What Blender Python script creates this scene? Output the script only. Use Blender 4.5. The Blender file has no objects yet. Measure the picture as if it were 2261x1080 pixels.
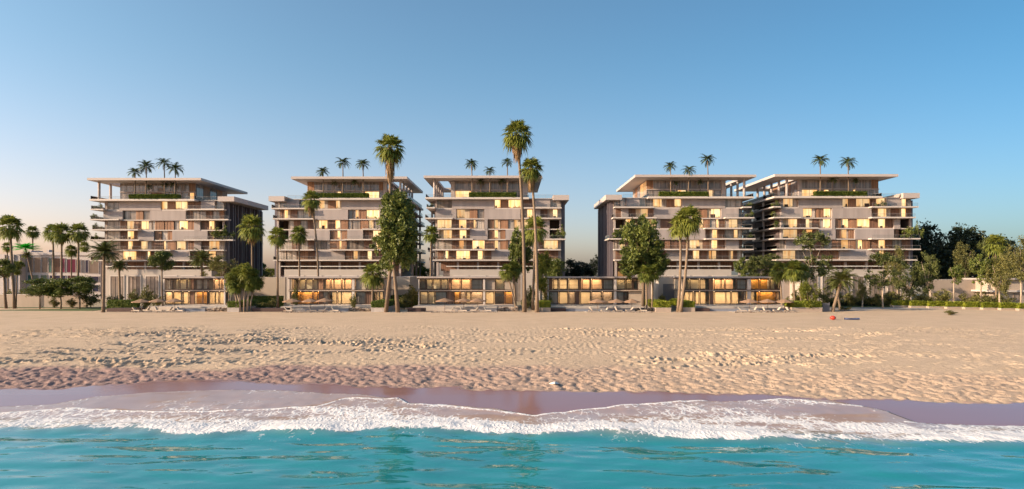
import bpy, math, random
import numpy as np
from mathutils import Vector, Matrix

S = bpy.context.scene
COL = S.collection
# ------------------------------------------------------------------ camera
F, CX, HY, CH = 1400.0, 1130.5, 605.0, 10.2          # focal px, principal x, horizon row, eye height above the sea
cam = bpy.data.cameras.new('camera')
cam.sensor_width = 36.0; cam.lens = 36.0 * F / 2261.0; cam.sensor_fit = 'HORIZONTAL'
cam.shift_y = (HY - 540.0) / 2261.0
cam.clip_start = 0.5; cam.clip_end = 9000
co = bpy.data.objects.new('camera', cam); COL.objects.link(co)
co.location = (0, 0, CH); co.rotation_euler = (math.pi / 2, 0, 0)
S.camera = co
# ------------------------------------------------------------------ light
SUN_A, SUN_E = math.radians(70), math.radians(19)     # sun: left of and behind the viewer, low
W = bpy.data.worlds.new('World'); S.world = W; W.use_nodes = True
wn, wl = W.node_tree.nodes, W.node_tree.links
sky = wn.new('ShaderNodeTexSky'); sky.sky_type = 'NISHITA'; sky.sun_disc = False
sky.sun_elevation = SUN_E; sky.sun_rotation = math.pi + SUN_A
sky.air_density = 1.0; sky.dust_density = 1.7; sky.ozone_density = 4.0
# the whole sky warms smoothly towards the sun's side and cools away from it
tcw = wn.new('ShaderNodeTexCoord'); dpw = wn.new('ShaderNodeVectorMath'); dpw.operation = 'DOT_PRODUCT'; dpw.inputs[1].default_value = (-math.cos(math.radians(10)), math.sin(math.radians(10)), 0); wl.new(tcw.outputs['Generated'], dpw.inputs[0])
mrw = wn.new('ShaderNodeMapRange'); mrw.interpolation_type = 'SMOOTHSTEP'; mrw.inputs['From Min'].default_value = -1; wl.new(dpw.outputs['Value'], mrw.inputs['Value'])
mxw = wn.new('ShaderNodeMix'); mxw.data_type = 'RGBA'; mxw.inputs['A'].default_value = (0.34, 0.68, 0.73, 1); mxw.inputs['B'].default_value = (1.54, 1.38, 1.16, 1); wl.new(mrw.outputs[0], mxw.inputs['Factor'])
muw = wn.new('ShaderNodeMix'); muw.data_type = 'RGBA'; muw.blend_type = 'MULTIPLY'; muw.inputs['Factor'].default_value = 1; wl.new(sky.outputs[0], muw.inputs['A']); wl.new(mxw.outputs['Result'], muw.inputs['B'])
# low haze: the air near the horizon is paler and less green all the way round
szw = wn.new('ShaderNodeSeparateXYZ'); wl.new(tcw.outputs['Generated'], szw.inputs[0])
mzw = wn.new('ShaderNodeMapRange'); mzw.interpolation_type = 'SMOOTHSTEP'; mzw.inputs['From Max'].default_value = 0.34; wl.new(szw.outputs['Z'], mzw.inputs['Value'])
mhw = wn.new('ShaderNodeMix'); mhw.data_type = 'RGBA'; mhw.inputs['A'].default_value = (1.36, 0.98, 1.0, 1); mhw.inputs['B'].default_value = (0.92, 1.0, 1.0, 1); wl.new(mzw.outputs[0], mhw.inputs['Factor'])
mfw = wn.new('ShaderNodeMix'); mfw.data_type = 'RGBA'; mfw.blend_type = 'MULTIPLY'; mfw.inputs['Factor'].default_value = 1; wl.new(muw.outputs['Result'], mfw.inputs['A']); wl.new(mhw.outputs['Result'], mfw.inputs['B'])
wl.new(mfw.outputs['Result'], wn['Background'].inputs[0]); wn['Background'].inputs[1].default_value = 0.10
sl = bpy.data.lights.new('sun', 'SUN'); sl.energy = 4.2; sl.angle = math.radians(0.6); sl.color = (1.0, 0.76, 0.52)
so = bpy.data.objects.new('sun', sl); COL.objects.link(so)
sd = Vector((-math.sin(SUN_A) * math.cos(SUN_E), -math.cos(SUN_A) * math.cos(SUN_E), math.sin(SUN_E)))
so.rotation_euler = sd.to_track_quat('Z', 'Y').to_euler(); so.location = (-60, -40, 60)
S.view_settings.view_transform = 'Standard'; S.view_settings.look = 'None'
S.view_settings.gamma = 1.0; S.view_settings.exposure = 0.95
try:
    S.cycles.max_bounces = 6; S.cycles.transparent_max_bounces = 12
    S.cycles.use_denoising = True; S.cycles.caustics_reflective = False; S.cycles.caustics_refractive = False
    S.cycles.sample_clamp_indirect = 6
except Exception: pass

# ------------------------------------------------------------------ helpers
def X(px, D): return (px - CX) * D / F
def Z(py, D): return CH + (HY - py) * D / F
WO = {}
def obj(name, me, parent=None, origin=(0, 0, 0)):
    o = bpy.data.objects.new(name, me); COL.objects.link(o)
    org = Vector(origin); WO[o.name] = org
    if parent is not None:
        o.parent = parent; o.location = org - WO[parent.name]
    else: o.location = org
    return o
def tag(o, label, cat, group=None):
    o['label'] = label; o['category'] = cat
    if group: o['group'] = group
    return o
def struct(o): o['kind'] = 'structure'; return o
def stuff(o): o['kind'] = 'stuff'; return o
def empty(name, origin, label, cat, group=None):
    o = obj(name, None, None, origin); o.empty_display_size = 0.5
    return tag(o, label, cat, group)
class MB:
    def __init__(s): s.v = []; s.f = []; s.m = []
    def quad(s, a, b, c, d, m=0):
        n = len(s.v); s.v += [a, b, c, d]; s.f.append((n, n + 1, n + 2, n + 3)); s.m.append(m)
    def tri(s, a, b, c, m=0):
        n = len(s.v); s.v += [a, b, c]; s.f.append((n, n + 1, n + 2)); s.m.append(m)
    def box(s, x0, x1, y0, y1, z0, z1, m=0):
        n = len(s.v)
        s.v += [(x0, y0, z0), (x1, y0, z0), (x1, y1, z0), (x0, y1, z0), (x0, y0, z1), (x1, y0, z1), (x1, y1, z1), (x0, y1, z1)]
        for f in ((0, 3, 2, 1), (4, 5, 6, 7), (0, 1, 5, 4), (1, 2, 6, 5), (2, 3, 7, 6), (3, 0, 4, 7)):
            s.f.append(tuple(n + i for i in f)); s.m.append(m)
        return s
    def tube(s, pts, rad, k=8, cap=True, m=0):
        n = len(s.v); P = [Vector(p) for p in pts]
        for i, p in enumerate(P):
            t = (P[min(i + 1, len(P) - 1)] - P[max(i - 1, 0)]).normalized()
            u = t.cross(Vector((0, 1, 0)))
            if u.length < 1e-3: u = t.cross(Vector((1, 0, 0)))
            u.normalize(); w = t.cross(u); r = rad[i] if hasattr(rad, '__len__') else rad
            for j in range(k):
                a = 2 * math.pi * j / k
                s.v.append(tuple(p + u * (r * math.cos(a)) + w * (r * math.sin(a))))
        for i in range(len(P) - 1):
            for j in range(k):
                a = n + i * k + j; b = n + i * k + (j + 1) % k
                s.f.append((a, b, b + k, a + k)); s.m.append(m)
        if cap:
            s.f.append(tuple(n + j for j in range(k))[::-1]); s.m.append(m)
            e = n + (len(P) - 1) * k
            s.f.append(tuple(e + j for j in range(k))); s.m.append(m)
        return s
    def mesh(s, name, mats, origin=(0, 0, 0), smooth=False):
        me = bpy.data.meshes.new(name)
        v = np.array(s.v, dtype=np.float64) - np.array(origin) if len(s.v) else np.zeros((0, 3))
        me.from_pydata(v.tolist(), [], s.f)
        for mt in (mats if isinstance(mats, (list, tuple)) else [mats]): me.materials.append(mt)
        if any(s.m): me.polygons.foreach_set('material_index', s.m)
        if smooth: me.polygons.foreach_set('use_smooth', [True] * len(me.polygons))
        me.update(); return me
    def build(s, name, mats, parent=None, origin=None, smooth=False):
        if origin is None:
            a = np.array(s.v); lo, hi = a.min(0), a.max(0)
            origin = ((lo[0] + hi[0]) / 2, (lo[1] + hi[1]) / 2, lo[2])
        return obj(name, s.mesh(name, mats, origin, smooth), parent, origin)
def box(name, parent, x0, x1, y0, y1, z0, z1, mat):
    if x1 < x0: x0, x1 = x1, x0
    return MB().box(x0, x1, y0, y1, z0, z1).build(name, mat, parent)

# ------------------------------------------------------------------ noise (numpy)
_rs = np.random.RandomState(7); _T = _rs.rand(256, 256)
def vnoise(x, y):
    xi = np.floor(x).astype(int); yi = np.floor(y).astype(int); fx = x - xi; fy = y - yi
    fx = fx * fx * fx * (fx * (fx * 6 - 15) + 10); fy = fy * fy * fy * (fy * (fy * 6 - 15) + 10)
    a = _T[xi & 255, yi & 255]; b = _T[(xi + 1) & 255, yi & 255]; c = _T[xi & 255, (yi + 1) & 255]; d = _T[(xi + 1) & 255, (yi + 1) & 255]
    return (a * (1 - fx) + b * fx) * (1 - fy) + (c * (1 - fx) + d * fx) * fy - 0.5
def fbm(x, y, o=4):
    r = 0; a = 1.0
    for i in range(o):
        r = r + a * vnoise(x + 17.3 * i, y + 5.7 * i); x = x * 2.03; y = y * 2.03; a *= 0.5
    return r
def sstep(a, b, x):
    t = np.clip((x - a) / (b - a), 0, 1); return t * t * (3 - 2 * t)

# ------------------------------------------------------------------ materials
def newmat(name):
    m = bpy.data.materials.new(name); m.use_nodes = True
    return m, m.node_tree.nodes, m.node_tree.links, m.node_tree.nodes['Principled BSDF']
def mat(name, col, rough=0.7, var=0.12, scale=0.6, stripes=None, bump=0.0, bscale=8.0, metal=0.0, spec=0.4, streak=False):
    m, n, l, p = newmat(name)
    p.inputs['Roughness'].default_value = rough; p.inputs['Metallic'].default_value = metal
    p.inputs['Specular IOR Level'].default_value = spec
    g = n.new('ShaderNodeNewGeometry'); nz = n.new('ShaderNodeTexNoise')
    nz.inputs['Scale'].default_value = scale; nz.inputs['Detail'].default_value = 6; nz.inputs['Roughness'].default_value = 0.6
    src = g.outputs['Position']
    if streak:
        mp = n.new('ShaderNodeMapping'); mp.inputs['Scale'].default_value = (1.6, 1.6, 0.22); l.new(src, mp.inputs[0]); src = mp.outputs[0]
    l.new(src, nz.inputs['Vector'])
    oi = n.new('ShaderNodeObjectInfo')
    ad = n.new('ShaderNodeMath'); ad.operation = 'MULTIPLY_ADD'; ad.inputs[1].default_value = 0.35; l.new(oi.outputs['Random'], ad.inputs[0]); l.new(nz.outputs['Fac'], ad.inputs[2])
    mr = n.new('ShaderNodeMapRange'); mr.inputs['From Min'].default_value = 0.3; mr.inputs['From Max'].default_value = 1.0
    mr.inputs['To Min'].default_value = 1 - var; mr.inputs['To Max'].default_value = 1 + var; l.new(ad.outputs[0], mr.inputs['Value'])
    out = mr.outputs['Result']
    if stripes:
        sx = n.new('ShaderNodeSeparateXYZ'); l.new(g.outputs['Position'], sx.inputs[0])
        sm = n.new('ShaderNodeMath'); sm.operation = 'ADD'; l.new(sx.outputs['X'], sm.inputs[0]); l.new(sx.outputs['Y'], sm.inputs[1])
        sc = n.new('ShaderNodeMath'); sc.operation = 'MULTIPLY'; sc.inputs[1].default_value = stripes[0]; l.new(sm.outputs[0], sc.inputs[0])
        wnz = n.new('ShaderNodeTexWhiteNoise'); wnz.noise_dimensions = '1D'
        fl = n.new('ShaderNodeMath'); fl.operation = 'FLOOR'; l.new(sc.outputs[0], fl.inputs[0]); l.new(fl.outputs[0], wnz.inputs['W'])
        m2 = n.new('ShaderNodeMapRange'); m2.inputs['To Min'].default_value = 1 - stripes[1]; m2.inputs['To Max'].default_value = 1 + stripes[1]; l.new(wnz.outputs['Value'], m2.inputs['Value'])
        mm = n.new('ShaderNodeMath'); mm.operation = 'MULTIPLY'; l.new(out, mm.inputs[0]); l.new(m2.outputs['Result'], mm.inputs[1]); out = mm.outputs[0]
    vm = n.new('ShaderNodeVectorMath'); vm.operation = 'SCALE'; vm.inputs[0].default_value = col[:3]; l.new(out, vm.inputs['Scale'])
    l.new(vm.outputs[0], p.inputs['Base Color'])
    if bump:
        b = n.new('ShaderNodeBump'); b.inputs['Strength'].default_value = bump; b.inputs['Distance'].default_value = 0.1
        nb = n.new('ShaderNodeTexNoise'); nb.inputs['Scale'].default_value = bscale; nb.inputs['Detail'].default_value = 5
        l.new(g.outputs['Position'], nb.inputs['Vector']); l.new(nb.outputs['Fac'], b.inputs['Height']); l.new(b.outputs[0], p.inputs['Normal'])
    return m
def leafmat(name, c1, c2, trans=0.3, rough=0.5):
    m, n, l, p = newmat(name)
    g = n.new('ShaderNodeNewGeometry'); nz = n.new('ShaderNodeTexNoise'); nz.inputs['Scale'].default_value = 0.9; nz.inputs['Detail'].default_value = 3
    l.new(g.outputs['Position'], nz.inputs['Vector'])
    oi = n.new('ShaderNodeObjectInfo'); a = n.new('ShaderNodeMath'); a.operation = 'MULTIPLY_ADD'; a.inputs[1].default_value = 0.25
    l.new(oi.outputs['Random'], a.inputs[0]); l.new(nz.outputs['Fac'], a.inputs[2])
    ri = n.new('ShaderNodeMath'); ri.operation = 'MULTIPLY_ADD'; ri.inputs[1].default_value = 0.5
    l.new(g.outputs['Random Per Island'], ri.inputs[0]); l.new(a.outputs[0], ri.inputs[2])
    cr = n.new('ShaderNodeMapRange'); cr.inputs['From Min'].default_value = 0.45; cr.inputs['From Max'].default_value = 1.15; l.new(ri.outputs[0], cr.inputs['Value'])
    mx = n.new('ShaderNodeMix'); mx.data_type = 'RGBA'; mx.inputs['A'].default_value = (*c1, 1); mx.inputs['B'].default_value = (*c2, 1)
    l.new(cr.outputs['Result'], mx.inputs['Factor']); l.new(mx.outputs['Result'], p.inputs['Base Color'])
    p.inputs['Roughness'].default_value = rough; p.inputs['Specular IOR Level'].default_value = 0.35
    t = n.new('ShaderNodeBsdfTranslucent'); l.new(mx.outputs['Result'], t.inputs['Color'])
    ms = n.new('ShaderNodeMixShader'); ms.inputs[0].default_value = trans
    l.new(p.outputs[0], ms.inputs[1]); l.new(t.outputs[0], ms.inputs[2]); l.new(ms.outputs[0], n['Material Output'].inputs['Surface'])
    return m
def glassmat(name, tint=(0.95, 0.97, 0.97), ior=1.5, base=0.06, rough=0.02):
    m, n, l, p = newmat(name)
    tr = n.new('ShaderNodeBsdfTransparent'); tr.inputs[0].default_value = (*tint, 1)
    gl = n.new('ShaderNodeBsdfGlossy'); gl.inputs['Roughness'].default_value = rough
    fr = n.new('ShaderNodeFresnel'); fr.inputs['IOR'].default_value = ior
    ad = n.new('ShaderNodeMath'); ad.operation = 'ADD'; ad.inputs[1].default_value = base; l.new(fr.outputs[0], ad.inputs[0])
    ms = n.new('ShaderNodeMixShader'); l.new(ad.outputs[0], ms.inputs[0]); l.new(tr.outputs[0], ms.inputs[1]); l.new(gl.outputs[0], ms.inputs[2])
    l.new(ms.outputs[0], n['Material Output'].inputs['Surface']); return m
def emit(name, col, st):
    m, n, l, p = newmat(name)
    p.inputs['Base Color'].default_value = (*col, 1); p.inputs['Emission Color'].default_value = (*col, 1); p.inputs['Emission Strength'].default_value = st
    return m
def litmat(name, c1, c2, st):
    """a lit room seen behind glass: glow painted brighter upwards, with curtain folds and darker furniture along the floor"""
    m, n, l, p = newmat(name)
    g = n.new('ShaderNodeNewGeometry'); tc = n.new('ShaderNodeTexCoord'); sep = n.new('ShaderNodeSeparateXYZ'); l.new(tc.outputs['Generated'], sep.inputs[0])
    mp = n.new('ShaderNodeMapping'); mp.inputs['Scale'].default_value = (1.1, 1.1, 0.12); l.new(g.outputs['Position'], mp.inputs[0])
    n1 = n.new('ShaderNodeTexNoise'); n1.inputs['Scale'].default_value = 1.0; n1.inputs['Detail'].default_value = 3; l.new(mp.outputs[0], n1.inputs['Vector'])
    mx = n.new('ShaderNodeMix'); mx.data_type = 'RGBA'; mx.inputs['A'].default_value = (*c1, 1); mx.inputs['B'].default_value = (*c2, 1)
    r1 = n.new('ShaderNodeMapRange'); r1.inputs['From Min'].default_value = 0.35; r1.inputs['From Max'].default_value = 0.65; l.new(n1.outputs['Fac'], r1.inputs['Value'])
    l.new(r1.outputs['Result'], mx.inputs['Factor'])
    n2 = n.new('ShaderNodeTexNoise'); n2.inputs['Scale'].default_value = 1.4; n2.inputs['Detail'].default_value = 2; l.new(g.outputs['Position'], n2.inputs['Vector'])
    ad = n.new('ShaderNodeMath'); ad.operation = 'MULTIPLY_ADD'; ad.inputs[1].default_value = 1.3; l.new(sep.outputs['Z'], ad.inputs[0]); l.new(n2.outputs['Fac'], ad.inputs[2])
    r2 = n.new('ShaderNodeMapRange'); r2.interpolation_type = 'SMOOTHSTEP'; r2.inputs['From Min'].default_value = 0.55; r2.inputs['From Max'].default_value = 0.8
    r2.inputs['To Min'].default_value = 0.25; r2.inputs['To Max'].default_value = 1.0; l.new(ad.outputs[0], r2.inputs['Value'])
    oi = n.new('ShaderNodeObjectInfo'); r3 = n.new('ShaderNodeMapRange'); r3.inputs['To Min'].default_value = 0.42 * st; r3.inputs['To Max'].default_value = 1.2 * st; l.new(oi.outputs['Random'], r3.inputs['Value'])
    mu = n.new('ShaderNodeMath'); mu.operation = 'MULTIPLY'; l.new(r2.outputs['Result'], mu.inputs[0]); l.new(r3.outputs['Result'], mu.inputs[1])
    p.inputs['Base Color'].default_value = (0.2, 0.16, 0.1, 1); p.inputs['Roughness'].default_value = 0.08
    l.new(mx.outputs['Result'], p.inputs['Emission Color']); l.new(mu.outputs[0], p.inputs['Emission Strength'])
    return m

M = {}
M['conc'] = mat('concrete_warm', (0.40, 0.345, 0.325), 0.75, 0.10, 0.35, bump=0.15, streak=True)
M['conc2'] = mat('concrete_panel', (0.36, 0.31, 0.295), 0.75, 0.16, 0.5, stripes=(0.9, 0.06), bump=0.2, streak=True)
M['slab'] = mat('slab_plaster', (0.56, 0.50, 0.46), 0.6, 0.06, 0.4)
M['podium'] = mat('podium_render', (0.46, 0.405, 0.36), 0.7, 0.06, 0.3, streak=True)
M['soffit'] = mat('roof_plaster', (0.47, 0.41, 0.385), 0.6, 0.05, 0.3)
M['dark'] = mat('side_cladding', (0.115, 0.085, 0.085), 0.6, 0.2, 0.5, stripes=(1.1, 0.15))
M['fin'] = mat('fin_metal', (0.13, 0.11, 0.125), 0.5, 0.15, 0.3)
M['core'] = mat('core_concrete', (0.34, 0.29, 0.27), 0.8, 0.12, 0.4)
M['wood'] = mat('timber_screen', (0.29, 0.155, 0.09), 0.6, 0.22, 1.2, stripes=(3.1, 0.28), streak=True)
M['wood2'] = mat('dark_timber_and_shade', (0.19, 0.105, 0.07), 0.6, 0.25, 1.2, stripes=(3.1, 0.25), streak=True)  # dark timber, and the shadow brown of recesses put into the colour
M['pane'] = mat('dim_window', (0.23, 0.19, 0.165), 0.06, 0.35, 0.7, stripes=(2.3, 0.35), spec=0.7)
M['pane2'] = mat('curtained_window', (0.42, 0.36, 0.31), 0.10, 0.25, 0.7, stripes=(3.0, 0.30), spec=0.6)
M['lit'] = litmat('lit_window', (1.0, 0.46, 0.13), (1.0, 0.70, 0.36), 0.80)
M['amber'] = litmat('amber_lit_window', (1.0, 0.40, 0.10), (1.0, 0.48, 0.16), 0.40)
M['frame'] = mat('window_frame', (0.24, 0.18, 0.14), 0.5, 0.1)
M['dframe'] = mat('bronze_frame', (0.075, 0.048, 0.036), 0.45, 0.1)
M['rail'] = mat('handrail_metal', (0.30, 0.27, 0.25), 0.35, 0.05)
M['white'] = mat('white_paint', (0.78, 0.75, 0.70), 0.5, 0.05)
M['glass'] = glassmat('clear_glass', (0.95, 0.97, 0.97), 1.4, 0.02)
M['rglass'] = glassmat('railing_glass', (0.93, 0.94, 0.94), 1.3, 0.0)
M['trunk'] = mat('palm_trunk', (0.20, 0.145, 0.10), 0.9, 0.3, 2.5, bump=0.6, bscale=6)
M['bark'] = mat('tree_bark', (0.16, 0.115, 0.08), 0.9, 0.3, 2.5, bump=0.6, bscale=5)
M['palebark'] = mat('pale_bark', (0.36, 0.28, 0.21), 0.9, 0.25, 2.0, bump=0.5, bscale=5)
M['fan'] = leafmat('fan_palm_leaf', (0.045, 0.075, 0.014), (0.25, 0.27, 0.05))
M['feather'] = leafmat('feather_palm_leaf', (0.03, 0.05, 0.014), (0.14, 0.15, 0.04))
M['roofpalm'] = leafmat('roof_palm_leaf', (0.02, 0.038, 0.014), (0.10, 0.13, 0.035), 0.2)
M['skirt'] = leafmat('dead_frond', (0.12, 0.075, 0.035), (0.34, 0.22, 0.11), 0.15, 0.8)
M['broad'] = leafmat('broad_leaf', (0.028, 0.055, 0.014), (0.19, 0.22, 0.05), 0.25, 0.45)
M['olive'] = leafmat('olive_leaf', (0.055, 0.065, 0.02), (0.22, 0.205, 0.06), 0.3)
M['olive2'] = leafmat('olive_leaf_green', (0.035, 0.055, 0.016), (0.16, 0.175, 0.05), 0.3)
M['bright'] = leafmat('bright_leaf', (0.06, 0.095, 0.014), (0.23, 0.24, 0.035), 0.35)
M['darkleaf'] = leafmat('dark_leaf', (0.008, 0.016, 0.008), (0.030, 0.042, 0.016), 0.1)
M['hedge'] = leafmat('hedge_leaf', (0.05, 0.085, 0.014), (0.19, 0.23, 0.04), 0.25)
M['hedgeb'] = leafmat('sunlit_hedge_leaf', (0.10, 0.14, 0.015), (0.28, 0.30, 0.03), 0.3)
M['neon'] = leafmat('vivid_green_frond', (0.01, 0.30, 0.02), (0.05, 0.62, 0.05), 0.35)
M['grass'] = mat('lawn', (0.07, 0.11, 0.03), 0.9, 0.3, 1.5)
M['stone'] = mat('rough_stone', (0.34, 0.27, 0.22), 0.85, 0.35, 1.5, bump=0.5)
M['stone2'] = mat('pool_stone', (0.42, 0.38, 0.36), 0.7, 0.2, 1.0, stripes=(0.55, 0.10))
M['poolwall'] = mat('pool_wall', (0.22, 0.24, 0.29), 0.25, 0.15, 1.2, stripes=(0.9, 0.06))
M['paving'] = mat('terrace_paving', (0.48, 0.42, 0.37), 0.7, 0.1, 0.8)
M['bench'] = mat('dark_timber', (0.075, 0.045, 0.042), 0.7, 0.2, 1.0)
M['cream'] = mat('cream_plaster', (0.62, 0.52, 0.38), 0.7, 0.08)
M['ambw'] = mat('amber_timber', (0.62, 0.30, 0.07), 0.55, 0.15, 1.0, stripes=(0.9, 0.08))
M['peach'] = mat('peach_plaster', (0.62, 0.42, 0.28), 0.7, 0.1)
M['blind'] = mat('olive_blind', (0.66, 0.54, 0.36), 0.8, 0.08)
M['curtain'] = mat('grey_curtain', (0.40, 0.34, 0.30), 0.9, 0.15, 1.0, stripes=(3.5, 0.25))
M['sheer'] = mat('sheer_curtain', (0.62, 0.48, 0.33), 0.9, 0.12, 1.0, stripes=(4.0, 0.2))
M['beige'] = mat('beige_wall', (0.44, 0.36, 0.29), 0.7, 0.08, 0.4)
M['canvas'] = mat('parasol_canvas', (0.30, 0.19, 0.12), 0.85, 0.08)
M['pole'] = mat('parasol_pole', (0.16, 0.10, 0.07), 0.6, 0.1)
M['cushion'] = mat('lounger_cushion', (0.55, 0.48, 0.41), 0.85, 0.08)
M['lwood'] = mat('lounger_frame', (0.42, 0.33, 0.25), 0.6, 0.15)
M['lamp'] = emit('ceiling_lamp', (1.0, 0.66, 0.34), 6.0)
M['ceil'] = mat('ceiling', (0.55, 0.45, 0.34), 0.7, 0.05)
M['inner'] = mat('interior_plaster', (0.50, 0.40, 0.28), 0.7, 0.05)
M['furn'] = mat('furniture_dark', (0.06, 0.04, 0.03), 0.7, 0.2)
M['bwhite'] = mat('neighbour_render', (0.44, 0.40, 0.40), 0.7, 0.05, 0.3)  # base colour lowered to hold the shade on this facade
M['gwall'] = mat('garden_wall', (0.38, 0.305, 0.25), 0.8, 0.10, 0.5, streak=True)
M['greyw'] = mat('grey_panel', (0.14, 0.14, 0.16), 0.5, 0.08)
for k_, c_ in dict(c_teal=(0.035, 0.11, 0.10), c_plum=(0.06, 0.02, 0.035), c_brown=(0.075, 0.045, 0.04), c_navy=(0.015, 0.02, 0.05), c_taupe=(0.15,0.12,0.105), c_mag=(0.10, 0.014, 0.045)).items():
    M[k_] = mat('glazing_' + k_[2:], c_, 0.08, 0.2, 0.6, stripes=(1.7, 0.2), spec=0.25)

# ------------------------------------------------------------------ ground, beach, sea
zD = np.array([-400, 20, 28, 36, 40, 44, 48, 52, 57, 65, 80, 110, 150, 170.0])
zV = np.array([-6, -2.6, -1.7, -0.9, -0.5, -0.16, 0.08, 0.28, 0.48, 0.74, 0.95, 1.07, 1.15, 1.15])
def zbeach(y): return np.interp(y, zD, zV)
_DD = np.linspace(29, 150, 4000); _YY = HY + F * (CH - np.maximum(zbeach(_DD), 0.0)) / _DD
def D_of(py): return np.interp(-np.asarray(py, float), -_YY, _DD)
def shoreline(pts):
    p = np.array(pts, float); d = D_of(p[:, 1]); return (p[:, 0] - CX) * d / F, d
WETX, WETD = shoreline([(-400, 862), (0, 858), (130, 860), (300, 846), (420, 838), (560, 842), (700, 848), (800, 852), (1000, 856), (1250, 862), (1500, 868), (1700, 873), (1900, 880), (2050, 886), (2261, 893), (2700, 905)])
DENX, DEND = shoreline([(-400, 812), (0, 812), (200, 812), (380, 821), (470, 820), (600, 808), (760, 812), (900, 808), (1150, 809), (1400, 811), (1600, 816), (1800, 826), (1950, 820), (2100, 824), (2261, 836), (2700, 840)])
SWX, SWD = shoreline([(-500, 905), (0, 900), (120, 893), (220, 876), (330, 868), (470, 862), (600, 862), (700, 868), (800, 872), (880, 880), (905, 892), (1000, 896), (1090, 903), (1180, 916), (1250, 911), (1350, 897), (1440, 890), (1530, 884), (1620, 888), (1720, 881), (1830, 884), (1900, 896), (1960, 908), (1992, 930), (2100, 937), (2261, 941), (2800, 950)])
FOX, FOD = shoreline([(-500, 948), (0, 948), (250, 950), (400, 958), (620, 958), (750, 953), (850, 944), (1000, 950), (1200, 962), (1350, 958), (1500, 965), (1700, 972), (1900, 978), (2100, 978), (2261, 976), (2800, 980)])
THX, THD = shoreline([(-500, 912), (0, 912), (160, 902), (350, 910), (560, 905), (700, 898), (760, 880), (880, 880), (905, 892), (1000, 896), (1180, 916), (1350, 897), (1530, 884), (1720, 881), (1900, 896), (1992, 930), (2261, 941), (2800, 950)])

def grid(name, xs, ys, zf, mats, attrs):
    Xg, Yg = np.meshgrid(xs, ys); zz, at = zf(Xg, Yg)
    nx, ny = len(xs), len(ys)
    v = np.stack([Xg.ravel(), Yg.ravel(), zz.ravel()], 1)
    i = np.arange(nx * ny).reshape(ny, nx)
    f = np.stack([i[:-1, :-1].ravel(), i[:-1, 1:].ravel(), i[1:, 1:].ravel(), i[1:, :-1].ravel()], 1)
    me = bpy.data.meshes.new(name); me.vertices.add(len(v)); me.vertices.foreach_set('co', v.ravel())
    me.loops.add(f.size); me.loops.foreach_set('vertex_index', f.ravel()); me.polygons.add(len(f))
    me.polygons.foreach_set('loop_start', np.arange(0, f.size, 4)); me.polygons.foreach_set('loop_total', np.full(len(f), 4))
    me.polygons.foreach_set('use_smooth', np.ones(len(f), bool)); me.update(calc_edges=True)
    for k in attrs:
        a = me.attributes.new(k, 'FLOAT', 'POINT'); a.data.foreach_set('value', at[k].ravel().astype(np.float32))
    me.materials.append(mats); return me
def spaced(lo, a, b, hi, step, nout):
    return np.concatenate([np.linspace(lo, a, nout, endpoint=False), np.arange(a, b, step), np.linspace(b, hi, nout)])

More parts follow.
